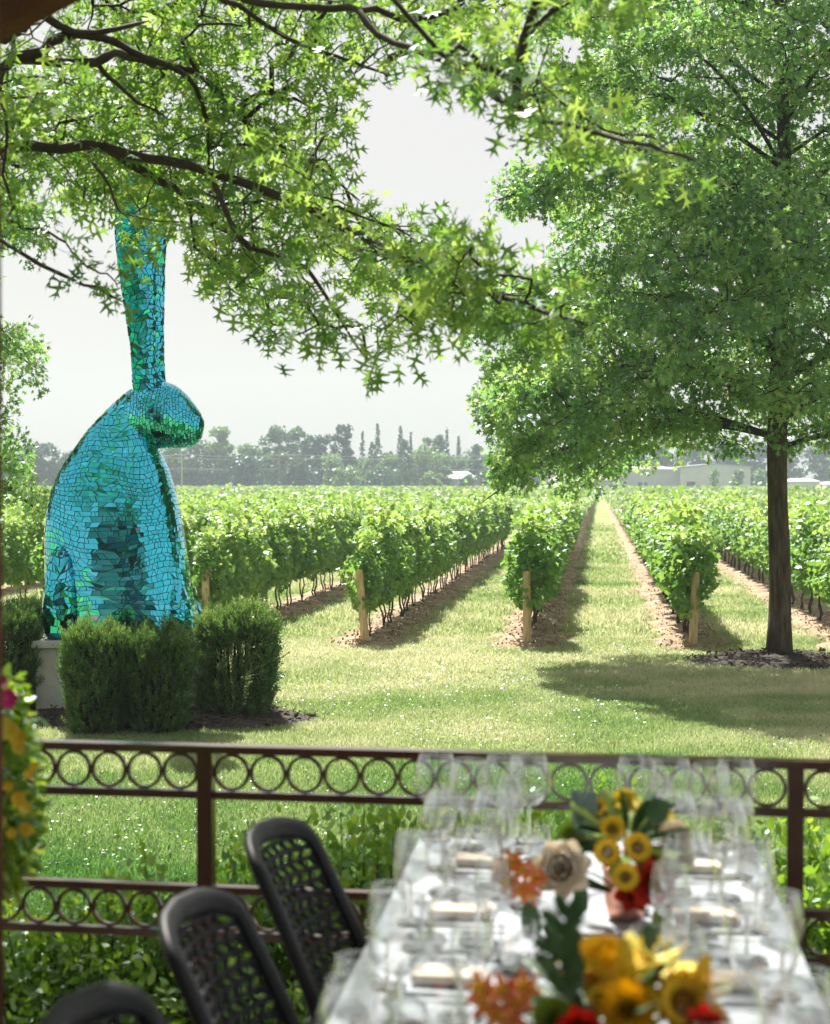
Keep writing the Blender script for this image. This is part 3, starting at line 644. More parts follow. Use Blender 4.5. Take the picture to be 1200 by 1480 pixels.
part('body', 'z', [(572,186,205,.05),(580,180,212,.1),(592,167,213,.16),(610,149,216,.23),(630,131,220,.32),(655,113,228,.43),(690,91,243,.56),(720,79.5,252,.64),(750,73,258,.68),(790,70.5,265,.7),(830,71,271,.72),(860,72,275,.73),(890,75,282,.74),(912,79,287,.74),(922,82,289,.73)], 52, .075, 1, 2.7)
part('head', 'x', [(181,596,618,.04),(183,588,630,.16),(190,576,642,.26),(203,567,650,.34),(220,562,654.5,.38),(240,562,655,.37),(256,568.5,655,.31),(268,579,654,.26),(279,592,651,.21),(287,603,645,.15),(291.5,611,636,.09),(293.5,617,626,.02)], 26, .048, 2, 2.1)
part('ear', 'z', [(578,199,232,.1),(560,196,230,.1),(530,195,228,.1),(490,190,227,.1),(450,184,227,.1),(400,176,228,.1),(350,172,228,.1),(315,172,226,.09),(290,176,220,.07),(276,184,212,.045),(271,192,204,.02)], 44, .055, 3, 2.2, -.16)
part('ear', 'z', [(578,204,240,.1),(560,202,237,.1),(530,201,235,.1),(490,199,234,.1),(450,197,235,.1),(400,192,236,.1),(350,188,239,.1),(315,190,240,.09),(290,196,238,.07),(278,203,232,.045),(272,212,225,.02)], 44, .055, 4, 2.2, .15)
part('haunch', 'z', [(794,100,108,.03),(800,94,115,.1),(815,88,121,.17),(840,83,126,.22),(870,80,129,.25),(900,80,129,.25),(918,84,126,.22),(926,90,120,.16)], 16, .07, 5, 2.0, -.6)
part('haunch', 'z', [(794,100,108,.03),(800,94,115,.1),(815,88,121,.17),(840,83,126,.22),(870,80,129,.25),(900,80,129,.25),(918,84,126,.22),(926,90,120,.16)], 16, .07, 6, 2.0, .6)
part('forepaw', 'z', [(842,240,262,.04),(852,233,270,.12),(870,228,277,.17),(890,224,283,.2),(908,222,289,.21),(922,222,291,.2)], 11, .07, 7, 2.1, -.4)
part('forepaw', 'z', [(842,240,262,.04),(852,233,270,.12),(870,228,277,.17),(890,224,283,.2),(908,222,289,.21),(922,222,291,.2)], 11, .07, 8, 2.1, .4)
part('eye', 'z', [(579,236,242,.01),(581,231,247,.035),(586,228,251,.055),(592,228,252,.06),(598,230,249,.05),(601,235,243,.02)], 6, .045, 9, 2, -.27)
part('eye', 'z', [(579,236,242,.01),(581,231,247,.035),(586,228,251,.055),(592,228,252,.06),(598,230,249,.05),(601,235,243,.02)], 6, .045, 10, 2, .27)
# plinth
PC = BC+CR*(-.02)
pln = empty('plinth', (PC[0], PC[1], 0), YAW+R(4), 'pale concrete plinth under the mosaic rabbit, half hidden by yews', 'plinth')
MB().box((0, 0, .405), (1.86, 1.62, .85), bev=.015).build('block', M['concrete'], pln); MB().box((0, 0, .877), (1.95, 1.72, .086), bev=.012).build('slab', M['concrete'], pln)

# ------------------------------------------------------------------ yews round the plinth
def yew_meshes(seed, n=1900):
    rg = np.random.default_rng(seed); a = rg.random(n)*6.283; u = rg.uniform(0, 1, n)
    top = rg.random(n) < .3; e = 2.3
    c, s = np.cos(a), np.sin(a); sup = (np.abs(c)**e+np.abs(s)**e)**(-1/e)
    r = np.where(top, np.sqrt(rg.random(n)), 1-.25*rg.random(n)**1.6)
    z = np.where(top, .97-.1*rg.random(n)-.12*r**4, u*.93); rr = sup*r*(1-.16*(1-z)**1.2)*np.where(z > .7, 1-((z-.7)/.3)**2*.24, 1)
    P = np.stack([c*rr*.47, s*rr*.47, z], 1)
    bmp = (vnoise(P+seed, 4.5)-.5)*.42+(vnoise(P+seed, 11)-.5)*.2; P[:, :2] *= (1+bmp*.8)[:, None]; P[:, 2] += bmp*.5*top
    out = unit(np.stack([P[:, 0], P[:, 1], np.where(top, .8, .1)], 1))
    D = unit(out*.6+np.array([0, 0, .75])+rg.standard_normal((n, 3))*.34)
    L_ = rg.uniform(.09, .19, n)*np.where(rg.random(n) < .06, 1.5, 1); k = 13; t = np.tile(np.linspace(.1, 1, k), n); I = np.repeat(np.arange(n), k)
    X = unit(np.cross(D, rg.standard_normal((n, 3)))); Y = np.cross(D, X)
    sd_ = np.tile([1, -1]*(k//2)+[0], n); az = rg.normal(0, .5, n*k)
    C = P[I]+D[I]*(L_[I]*t)[:, None]; N1 = (X[I]*np.cos(az)[:, None]+Y[I]*np.sin(az)[:, None])*sd_[:, None]
    DD = D[I]*.75+N1; Nn = Y[I]+rg.standard_normal((n*k, 3))*.3
    br = rg.random(n); rnd = np.clip(.55*br[I]*(.4+.6*t)+.25*rg.random(n*k)+.22*(P[I][:, 2] > .86)*t, 0, 1)  # needles at the bush top made paler, a painted highlight
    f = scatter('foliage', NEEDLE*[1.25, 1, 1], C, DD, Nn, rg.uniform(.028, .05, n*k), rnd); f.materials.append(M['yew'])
    mb = MB()
    for i in range(26):
        a = rg.random()*6.283; q = rg.random()*.4; mb.tube([(0+q*.2*math.cos(a), q*.2*math.sin(a), 0), (q*.8*math.cos(a), q*.8*math.sin(a), .45), (q*math.cos(a), q*math.sin(a), .9)], [.018, .012, .004], 5)
    edges_tubes(mb, P*[.55, .55, .93], P, np.full(n, .004), np.full(n, .0025), 3); edges_tubes(mb, P, P+D*L_[:, None]*.9, np.full(n, .0025), np.full(n, .001), 3)
    w = mb.mesh('stems'); w.materials.append(M['twig']); return f, w
ym = [yew_meshes(s) for s in (1, 2, 3)]
for (px, py, dd, w, dep, h, lab) in (
    (2, 1000, 20.2, .98, .95, 1.18, 'dark yew bush at the left edge beside the plinth corner'),
    (140, 1000, 18.9, .77, .9, 1.09, 'dark yew bush in front of the rabbit, left one of the middle pair'),
    (228, 1000, 19.0, .82, .92, 1.05, 'dark yew bush in front of the rabbit, right one of the middle pair'),
    (340, 1000, 20.1, 1.02, 1.0, 1.18, 'separate yew bush right of the plinth with some browned twigs'),
    (75, 1000, 22.9, 1.0, 1.0, 1.16, 'yew bush behind the plinth at the left'),
    (-90, 1000, 19.6, 1.0, 1.0, 1.2, 'yew bush cut off by the left edge')):
    if px < -50: continue
    q = at(px, 740, dd); f, w_ = ym[(px//7) % 3]
    y = empty('yew_bush', (q[0], q[1], .02), random.choice([0, 1.57, 3.14, 4.71])+YAW+random.uniform(-.1, .1), lab, 'bush', 'clipped yews round the plinth'); y.scale = (w*.92, dep*.92, h)
    link('foliage', f, y); link('stems', w_, y)

# ------------------------------------------------------------------ shrubs in front of the terrace
def shrub_mesh(seed, n, s0, s1):
    rg = np.random.default_rng(seed); k = 46; a = rg.random(k)*6.283; q = np.sqrt(rg.random(k))*.5
    tips = np.stack([q*np.cos(a), q*np.sin(a), .62+.38*rg.random(k)*(1-q*.8)], 1); mb = MB(); Ps, Ds = [], []
    for t in tips:
        b = np.array([t[0]*.2, t[1]*.2, 0]); m_ = np.array([t[0]*.75, t[1]*.75, t[2]*.5]); tt = np.linspace(0, 1, 9)[:, None]
        c = (1-tt)**2*b+2*tt*(1-tt)*m_+tt**2*t; mb.tube(c[::2], [.007, .006, .005, .004, .002], 4)
        u = rg.random(n//k)**.8*.85+.15; pts = np.stack([np.interp(u, tt[:, 0], c[:, i]) for i in range(3)], 1)
        Ps.append(pts+rg.normal(0, .035, pts.shape)*(.4+u[:, None])); Ds.append(unit(t-m_)[None]*.5+rg.standard_normal(pts.shape)*.7)
    P = np.concatenate(Ps); D = np.concatenate(Ds); n = len(P)
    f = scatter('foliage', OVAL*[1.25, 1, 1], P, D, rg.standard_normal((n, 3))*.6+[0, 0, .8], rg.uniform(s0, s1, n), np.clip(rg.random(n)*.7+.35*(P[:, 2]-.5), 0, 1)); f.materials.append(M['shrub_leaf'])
    w = mb.mesh('stems'); w.materials.append(M['twig']); return f, w
sm_ = [shrub_mesh(200+i, 7000, .028, .05) for i in range(3)]
for px, dd, w, h, lab in (
    (-20, 7.1, 1.1, 1.02, 'leafy shrub at the left edge below the flower basket'),
    (120, 7.0, 1.15, 1.06, 'leafy shrub behind the lower ring rail, left of the railing post'),
    (245, 7.2, .95, 1.22, 'taller leafy shrub just left of the railing post'),
    (390, 6.9, 1.1, .98, 'low shrub behind the first two chairs'),
    (520, 7.4, 1.2, 1.36, 'bright green shrub right of the chairs, left of the table'),
    (640, 7.6, 1.1, 1.32, 'bright shrub behind the far left corner of the table'),
    (790, 7.5, 1.1, 1.38, 'shrub behind the railing, left of the flowers'),
    (940, 7.7, 1.1, 1.42, 'shrub behind the railing, seen right of the flowers'),
    (1075, 7.2, 1.1, 1.3, 'shrub between the table and the right railing post'),
    (1195, 7.2, 1.1, 1.34, 'bright shrub at the right edge behind the railing post')):
    q = at(px, 740, dd); f, w_ = random.choice(sm_)
    y = empty('leafy_shrub', (q[0], q[1], 0), random.random()*6.28, lab, 'shrub', 'leafy shrubs below the terrace railing'); y.scale = (w, w, h*1.07)
    link('foliage', f, y); link('stems', w_, y)
# soil under the shrubs
c = at(600, 740, 6.75)
mb = MB(); 
for i in range(2): pass
mb.box((c[0], c[1], .02), (9, 2.1, .1), rz=YAW+R(-1)); tag(mb.build('planting_bed', M['mulch']), kind='structure')

# ------------------------------------------------------------------ terrace, railing
DZ = .99
A0 = ground(298, 1078, EYE-.80); A1 = ground(1150, 1100, EYE-.80)
rd = unit(A1-A0); pitchL = np.linalg.norm(A1-A0); rz = math.atan2(rd[1], rd[0]); rn_ = np.array([-rd[1], rd[0], 0])
mid = (A0+A1)/2
mb = MB(); dk = mid-rn_*5.15; mb.box((dk[0], dk[1], DZ-.09), (16, 10.5, .18), rz=rz); tag(mb.build('terrace', M['deck']), kind='structure')
mb = MB(); dk = mid-rn_*.02; mb.box((dk[0], dk[1], (DZ-.18)/2-.1), (16, .2, DZ-.18+.2-.004), rz=rz); tag(mb.build('terrace_wall', M['stone']), kind='structure')
rail = empty('railing', (A0[0], A0[1], DZ), rz, 'brown metal terrace railing with two bands of rings between square posts', 'railing')
H = EYE-.80-DZ
def rail_bar(name, x0, x1, z, w, h): MB().box(((x0+x1)/2, 0, z), (x1-x0, w, h), bev=.003).build(name, M['rail'], rail)
PX = [-pitchL, 0, pitchL, 2*pitchL]
for x in PX: MB().box((x, 0, (H-.02)/2), (.048, .048, H-.02), bev=.003).build('post', M['rail'], rail)
rail_bar('top_rail', -pitchL-.03, 2*pitchL+.03, H-.008, .062, .024)
def ringm(r, t, w):
    mb = MB(); n = 28; V = []
    for i in range(n):
        a = 2*math.pi*i/n
        for rr, y in ((r-t, -w), (r, -w), (r, w), (r-t, w)): V.append((rr*math.cos(a), y, rr*math.sin(a)))
    mb.add(V, [[4*i+j, 4*i+(j+1) % 4, 4*((i+1) % n)+(j+1) % 4, 4*((i+1) % n)+j] for i in range(n) for j in range(4)])
    me = mb.mesh('ring'); me.materials.append(M['rail']); return me
gap = pitchL-.048; nring = 15; pr = gap/nring; rm_ = ringm(pr/2-.0005, .009, .007)
zb = H-.02-pr/2-.002
for (zc, full) in ((zb, 1), (zb-.43, 0)):
    for s in range(3):
        x0, x1 = PX[s]+.024, PX[s+1]-.024
        rail_bar('rail_bar', x0, x1, zc-pr/2-.013, .03, .024)
        if not full: rail_bar('rail_bar', x0, x1, zc+pr/2+.013, .04, .024)
        for i in range(nring):
            xx = x0+pr*(i+.5); q = A0+rd*xx; pp = project(np.array([q]))[0][0]
            if -60 < pp < 1260:
                o = link('ring', rm_, rail); o.location = (xx, 0, zc)

# ------------------------------------------------------------------ gazebo
gz = empty('gazebo', at(-42, 740, 3.4)*[1, 1, 0]+[0, 0, DZ], 0, 'dark brown gazebo, only a roof corner and one post in view', 'gazebo')
G0 = np.array(gz.location); EA = at(48, 25, 5.0)+np.array([0, 0, .1])-G0; ang = R(36)
dl = CF*math.cos(ang)-CR*math.sin(ang); dl[2] = 0; dl = unit(dl)
nl = np.array([-dl[1], dl[0], 0]); 
if nl@(-CR) < 0: nl = -nl
MB().box((0, 0, 1.55), (.1, .1, 3.1), rz=YAW, bev=.004).build('post', M['wood_dark'], gz)
e0, e1 = EA+dl*2.2, EA-dl*6.5
MB().bar(e0, e1, .07, .2, bev=.004).build('fascia_beam', M['wood_dark'], gz)
off = nl*.12+np.array([0, 0, .02])
a_, b_ = e0+off, e1+off; c_, d_ = b_+nl*7+[0, 0, 1.2], a_+nl*7+[0, 0, 1.2]
mb = MB(); V = [a_, b_, c_, d_]; V += [v+np.array([0, 0, .06]) for v in V]
mb.add(V, [[0, 1, 2, 3], [7, 6, 5, 4], [0, 4, 5, 1], [1, 5, 6, 2], [2, 6, 7, 3], [3, 7, 4, 0]]); mb.build('roof', M['wood_dark'], gz)
MB().bar(e0+off*2+nl*.6-[0, 0, .04]+[0, 0, .1], e1+off*2+nl*.6+[0, 0, .06], .05, .12).build('rafter', M['wood_dark'], gz)
# the restaurant behind the camera, seen only as a reflection in the mosaic
bd = empty('restaurant_building', (1.5, -8.5, 0), 0, 'stone restaurant building behind the terrace, mirrored in the mosaic rabbit', 'building')
MB().box((0, -3, 2.6), (24, 6, 5.2)).build('wall', M['shingle'], bd)
mb = MB(); mb.add([(-12.6, .7, 5.2), (12.6, .7, 5.2), (12.6, -3, 8.6), (-12.6, -3, 8.6), (12.6, -6.7, 5.2), (-12.6, -6.7, 5.2)], [[0, 1, 2, 3], [3, 2, 4, 5], [0, 3, 5], [1, 4, 2]]); mb.build('roof', M['shingle'], bd)
for x in (-6, -3.6, -1.2, 1.2, 3.6, 6): MB().box((x, .02, 2.4), (1.7, .08, 2.5), bev=.01).build('window', M['win_dark'], bd)

# ------------------------------------------------------------------ table and place settings
TZ = DZ+.75
T0, T1 = ground(610, 1210, TZ), ground(1085, 1210, TZ)
XL, XR = ground(480, 1470, TZ)[0], T1[0]; XL = (XL+T0[0])/2; YF = (T0[1]+T1[1])/2; YN = YF-2.75; XM = (XL+XR)/2; TW = XR-XL
tb = empty('dining_table', (XM, (YF+YN)/2, DZ), 0, 'long dining table laid for a meal beside the railing', 'table')
MB().box((0, 0, .715), (TW-.03, YF-YN-.03, .045), bev=.004).build('table_top', M['wood_dark'], tb)
for sx in (-1, 1):
    for sy in (-1, 1): MB().box((sx*(TW/2-.08), sy*((YF-YN)/2-.1), .346), (.06, .06, .692), bev=.003).build('leg', M['wood_dark'], tb)
mb = MB(); nx, ny = 26, 70; V = []
LX, LY = TW/2, (YF-YN)/2
for j in range(ny+1):
    for i in range(nx+1):
        x = -LX-.14+(2*LX+.28)*i/nx; y = -LY-.14+(2*LY+.28)*j/ny; ox = max(0, abs(x)-LX); oy = max(0, abs(y)-LY); z = .745-(ox+oy)*1.0
        if ox > 0: x = math.copysign(LX+.006+.012*(1+math.sin(y*23+math.sin(y*7)))*ox*7, x)
        if oy > 0: y = math.copysign(LY+.006+.012*(1+math.sin(x*23))*oy*7, y)
        V.append((x, y, z+.002*math.sin(x*9+y*5)))
mb.add(V, [[j*(nx+1)+i, j*(nx+1)+i+1, (j+1)*(nx+1)+i+1, (j+1)*(nx+1)+i] for j in range(ny) for i in range(nx)])
tc_ = mb.build('tablecloth', M['cloth'], None, True); tc_.location = (XM, (YF+YN)/2, DZ); tag(tc_, 'pale white grey tablecloth draped over the long table', 'tablecloth')
# glasses
def glass_meshes(prof, foot_r, stem_h):
    r0, z0 = prof[-1]; b = MB().lathe(prof, 28).lathe([(r0+.0012*math.cos(q), z0+.0012*math.sin(q)) for q in np.linspace(0, 6.2832, 7)], 28, m=1).mesh('bowl', True); b.materials.append(M['thin_glass']); b.materials.append(M['solid_glass'])
    s = MB().lathe([(.011, stem_h+.006), (.0042, stem_h-.012), (.0036, stem_h*.5), (.0042, .014), (.009, .0075)], 12).mesh('stem', True); s.materials.append(M['solid_glass'])
    f = MB().lathe([(.0005, .001), (foot_r, .001), (foot_r, .0025), (.012, .006), (.0005, .008)], 24).mesh('foot', True); f.materials.append(M['solid_glass']); return b, s, f
BIG = glass_meshes([(.004, .094), (.022, .096), (.042, .106), (.056, .126), (.0635, .154), (.062, .18), (.054, .212), (.045, .24)], .044, .096)
MED = glass_meshes([(.004, .088), (.018, .09), (.032, .104), (.04, .128), (.041, .155), (.036, .185), (.033, .202)], .036, .09)
def tumbler():
    b = MB().lathe([(.0005, .006), (.03, .006), (.034, .02), (.038, .06), (.039, .1)], 28).mesh('cup', True); b.materials.append(M['thin_glass'])
    f = MB().lathe([(.0005, 0), (.031, 0), (.033, .004), (.03, .0055), (.0005, .0055)], 24).mesh('base', True); f.materials.append(M['solid_glass']); return b, f
TUM = tumbler()
nset = 5; ordn = ['first', 'second', 'third', 'fourth', 'fifth']; ordp = ['railing end', 'second place from the railing', 'third place from the railing', 'fourth place from the railing', 'near end of the table']
plate = MB().lathe([(.0005, .004), (.09, .005), (.115, .008), (.13, .013), (.132, .011), (.115, .005), (.09, 0), (.0005, 0)], 36).mesh('plate', True); plate.materials.append(M['plate'])
nap = MB(); nap.box((0, 0, .006), (.085, .15, .009), bev=.003); nap.box((0, .004, .014), (.08, .14, .006), bev=.003); nap = nap.mesh('napkin'); nap.materials.append(M['napkin'])
def cut(kind):
    mb = MB()
    if kind == 'knife': mb.tube([(0, -.1, .006), (0, 0, .006)], [.005, .0045], 6); mb.box((0, .05, .005), (.017, .1, .003), bev=.001)
    else:
        mb.tube([(0, -.1, .005), (0, .05, .006)], [.005, .003], 6); mb.box((0, .062, .007), (.022, .03, .003), bev=.001)
        for x in (-.009, -.003, .003, .009): mb.box((x, .09, .009), (.003, .03, .002))
    me = mb.mesh(kind); me.materials.append(M['steel']); return me
KN, FK = cut('knife'), cut('fork')
def place(name, x, y, lab, cat, grp, rz=0): return empty(name, (x, y, TZ), rz, lab, cat, grp)
for side, sx, xe in (('left', 1, XL), ('right', -1, XR)):
    for i in range(nset):
        y = YF-.3-.53*i; jj = lambda s=.012: random.uniform(-s, s)
        o = link('napkin', nap); o.location = (xe+sx*.19+jj(), y-.08+jj(), TZ+.002); o.rotation_euler = (0, 0, 1.57+jj(.06)); tag(o, f'folded peach napkin on the {side} side, {ordp[i]}', 'napkin', 'folded napkins')
        for me, nm, dy in ((KN, 'knife', -.22), (FK, 'fork', .09)):
            o = link(nm, me); o.location = (xe+sx*.19, y+dy+.02*jj(), TZ+.001); o.rotation_euler = (0, 0, -sx*1.57+jj(.05)); tag(o, f'steel {nm} on the {side} side of the table, {ordp[i]}', nm, f'table {nm}s')
        for gm, nm, dx, dy, desc in ((BIG, 'wine_glass', .13, .14, 'large round'), (MED, 'wine_glass', .27, .10, 'slim'), (BIG, 'wine_glass', .235, .215, 'second large'), (MED, 'wine_glass', .08, -.14, 'small')):
            gx, gy = xe+sx*dx+jj(), y+dy+jj(.02)
            g = place(nm, gx, gy, f'empty {desc} wine glass on the {side} side, {ordp[i]}', 'wine glass', f'{desc} wine glasses')
            for me, pn in zip(gm, ('bowl', 'stem', 'foot')): link(pn, me, g)
        g = place('tumbler', xe+sx*.33+jj(), y+.0+jj(.02), f'clear water tumbler on the {side} side, {ordp[i]}', 'tumbler', 'water tumblers')
        link('cup', TUM[0], g); link('base', TUM[1], g)
for x, lab in ((XL+.04, 'large wine glass at the far left corner of the table'), (XM-.16, 'large wine glass at the far end, left of the flowers'), (XM+.14, 'large wine glass at the far end, right of the flowers'), (XR-.05, 'large wine glass at the far right corner of the table')):
    g = place('wine_glass', x, YF-.055, lab, 'wine glass', 'large wine glasses along the far end')
    for me, pn in zip(BIG, ('bowl', 'stem', 'foot')): link(pn, me, g)

# ------------------------------------------------------------------ flowers
def petal(mb, c, d, nrm, L_, W, cup=.3, m=0, tipw=.5):
    d = unit(np.asarray(d, float)); x = unit(np.cross(d, nrm)); z = np.cross(x, d); V = []; R_ = 6
    for j in range(R_+1):
        t = j/R_; w = W*math.sin(math.pi*min(.98, t**.75*(.9-.3*tipw)+.06))**.8
        for i in (-1, -.4, .4, 1): V.append(np.asarray(c)+d*L_*t+x*w*.5*i+z*(cup*L_*(t*t)*.6+cup*W*.4*i*i))
    mb.add(V, [[j*4+i, j*4+i+1, j*4+i+5, j*4+i+4] for j in range(R_) for i in range(3)], m)
def frame(ax):
    ax = unit(np.asarray(ax, float)); x = unit(np.cross(ax, [.3, .9, .2])); return ax, x, np.cross(ax, x)
def bloom(kind, c, ax, r, mats, parent, name):
    ax, x, y = frame(ax); mb = MB()
    def P(a, e): return ax*math.sin(e)+(x*math.cos(a)+y*math.sin(a))*math.cos(e)
    c = np.asarray(c, float)
    if kind == 'rose':
        for k, (n, e, s, cc) in enumerate(((4, 1.35, .75, .1), (5, 1.05, .9, .25), (6, .75, 1.0, .35), (7, .4, 1.05, .3), (7, .05, 1.0, .1))):
            for i in range(n):
                a = 6.283*i/n+k*.7; d = P(a, e); petal(mb, c+P(a, .2)*r*.06*k, d, np.cross(np.cross(d, ax), d)*1+ax*.01, r*s, r*.95, cc, 0, 0)
    elif kind == 'mum':
        for k in range(7):
            n = 12+k*2; e = 1.35-.22*k
            for i in range(n):
                a = 6.283*i/n+k*.4; d = P(a, e); petal(mb, c+d*r*.12, d, ax+d*.01, r*(.75+.04*k), r*.22, .25, 0, .3)
    elif kind == 'daisy':
        for k in range(3):
            for i in range(14):
                a = 6.283*i/14+k*.25; d = P(a, .15+.22*k); petal(mb, c+P(a, 0)*r*.25, d, ax, r*.72, r*.34, .2, 0, .2)
        ring = []
        for i in range(60):
            a = i*2.4; q = r*.4*math.sqrt(i/60); mb.box(c+(x*math.cos(a)+y*math.sin(a))*q+ax*(r*.2-q*.25), (r*.06, r*.06, r*.1), rz=a, m=1)
    elif kind == 'blossom':
        for i in range(5): petal(mb, c, P(6.283*i/5, .3), ax, r*.95, r*1.15, .15, 0, .9)
        mb.lathe([(.0005, .002), (r*.16, .001), (.0005, r*.2)], 6, c, 1)
    elif kind == 'lily':
        for i in range(6):
            d = P(6.283*i/6, .55 if i % 2 else .35); petal(mb, c, d, ax, r*1.1, r*.55 if i % 2 else r*.42, -.25, 0, .1)
        for i in range(5): mb.tube([c, c+P(1.25*i, 1.1)*r*.8], [.0015, .002], 4, 1)
    return mb.build(name, mats, parent, True)
def leafp(c, d, nrm, L_, W, mat, parent, cup=-.3):
    mb = MB(); petal(mb, c, d, nrm, L_, W, cup, 0, .6); return mb.build('leaf', mat, parent, True)
def stem(mb, a, b): mb.tube([a, (np.asarray(a)+np.asarray(b))/2+[0, 0, .02], b], [.003, .003, .002], 5)
def fl(px, py, d): return at(px, py, d)
# far arrangement in the copper vase
d1 = 3.98; VB = np.array([at(905, 740, d1)[0], at(905, 740, d1)[1], TZ])
vs = empty('copper_vase', VB, 0, 'rose copper vase holding the middle flower arrangement', 'vase')
MB().lathe([(.0005, .002), (.04, .002), (.046, .03), (.05, .075), (.052, .118), (.049, .118), (.046, .07), (.0005, .06)], 28).build('vessel', M['copper'], vs, True)
MB().lathe([(.0525, .114), (.0545, .117), (.0525, .121), (.0485, .117), (.0525, .114)], 28).build('rim', M['copper'], vs, True)
fa = empty('flower_arrangement', VB+[0, 0, .07], 0, 'middle flower arrangement of yellow daisies, red roses and one cream rose', 'flowers')
fo = np.array(fa.location)
def fb(kind, px, py, d, r, mats, name, ax=None):
    c = at(px, py, d)-fo; a = unit(c-np.array([0, 0, -.05]))*.6-CF*.75 if ax is None else ax
    bloom(kind, c, a, r, mats, fa, name)
    mbs.append(c)
mbs = []
Yw, Rd, Cr, Or, Co, Lm = M['petal_yellow'], M['petal_red'], M['petal_cream'], M['petal_orange'], M['petal_coral'], M['petal_lemon']
fb('daisy', 878, 1232, 3.88, .034, [Yw, M['seed']], 'daisy'); fb('daisy', 921, 1226, 3.88, .036, [Yw, M['seed']], 'daisy'); fb('daisy', 904, 1268, 3.86, .034, [Yw, M['seed']], 'daisy'); fb('daisy', 885, 1200, 3.95, .034, [Yw, M['seed']], 'daisy'); fb('daisy', 862, 1168, 4.0, .028, [Yw, M['seed']], 'daisy')
fb('rose', 938, 1278, 3.88, .046, [Rd], 'red_rose'); fb('rose', 952, 1258, 3.95, .04, [Rd], 'red_rose'); fb('rose', 915, 1290, 3.93, .038, [Rd], 'red_rose')
fb('rose', 815, 1256, 3.84, .056, [Cr], 'cream_rose'); 
for q_, c_ in (((756, 1258), Co), ((768, 1290), Co), ((742, 1246), Or), ((738, 1276), Co), ((776, 1268), Or), ((752, 1284), Or), ((724, 1258), Co)): fb('lily', q_[0], q_[1], 3.8+.001*(q_[0]-750), .03, [c_, Yw], 'alstroemeria')
fb('lily', 852, 1195, 4.02, .045, [Or, Yw], 'alstroemeria'); fb('mum', 975, 1212, 4.02, .042, [Cr], 'cream_mum'); fb('mum', 950, 1185, 4.1, .04, [Lm], 'yellow_mum'); fb('mum', 985, 1240, 4.04, .032, [Cr], 'cream_mum'); fb('mum', 935, 1178, 4.05, .032, [Yw], 'yellow_mum'); fb('mum', 903, 1160, 4.05, .032, [Lm], 'yellow_mum')
fb('rose', 840, 1215, 4.05, .035, [M['leaf_lime']], 'green_bloom'); fb('mum', 828, 1208, 4.0, .035, [M['leaf_lime']], 'green_bloom')
mb = MB(); 
for c in mbs: stem(mb, (0, 0, -.02), c)
mb.build('stems', M['leaf_deep'], fa)
rg = np.random.default_rng(9)
for i in range(34):
    a = rg.random()*6.283; e = rg.uniform(-.2, 1.2); d = np.array([math.cos(a)*math.cos(e), math.sin(a)*math.cos(e), math.sin(e)]); leafp(np.array([0, 0, .09])+d*.05, d, np.array([0, 0, 1])+rg.normal(0, .3, 3), rg.uniform(.07, .12), rg.uniform(.03, .05), M['leaf_deep'] if i % 4 else M['leaf_lime'], fa)
for (px, py, L_, W, mt) in ((765, 1325, .09, .045, 'leaf_deep'), (955, 1330, .1, .05, 'leaf_lime'), (838, 1295, .07, .035, 'leaf_deep'), (945, 1215, .06, .05, 'leaf_deep')):
    leafp(at(px, py-22, 3.85)-fo, (.1, -.1, -1) if py > 1280 else (0.3, 0, .9), (-CF), L_, W, M[mt], fa)
for i in range(12):
    z = i/11; c = at(850-6*z, 1230-75*z, 3.98)-fo
    for s in (-1, 1): leafp(c, CR*s*.8+np.array([0, 0, .5]), -CF+np.array([0, 0, .4]), .032, .022, M['leaf_grey'], fa)
# near arrangement
d2 = 2.72; VB2 = np.array([at(880, 740, d2)[0], at(880, 740, d2)[1], TZ])
vs2 = empty('copper_vase', VB2, 0, 'copper vase of the nearest flower arrangement, below the picture edge', 'vase')
MB().lathe([(.0005, .002), (.04, .002), (.046, .03), (.05, .075), (.052, .118), (.049, .118), (.046, .07), (.0005, .06)], 28).build('vessel', M['copper'], vs2, True)
fa = empty('flower_arrangement', VB2+[0, 0, .07], 0, 'nearest flower arrangement with big yellow blooms at the bottom edge', 'flowers'); fo = np.array(fa.location); mbs = []
fb('mum', 872, 1408, 2.7, .062, [Yw], 'yellow_mum', -CF*.4+[0, 0, 1]); fb('lily', 925, 1410, 2.72, .075, [Lm, Yw], 'yellow_lily', -CF*.3+[0, 0, 1]); fb('lily', 900, 1425, 2.66, .065, [Yw, Yw], 'yellow_lily'); fb('lily', 962, 1400, 2.78, .065, [Lm, Yw], 'yellow_lily', CR*.3+[0, 0, 1]); fb('daisy', 985, 1450, 2.66, .055, [Yw, M['seed']], 'daisy'); fb('lily', 1005, 1440, 2.7, .06, [Yw, Or], 'yellow_lily'); fb('lily', 850, 1395, 2.8, .06, [Lm, Yw], 'yellow_lily', -CR*.2+[0, 0, 1])

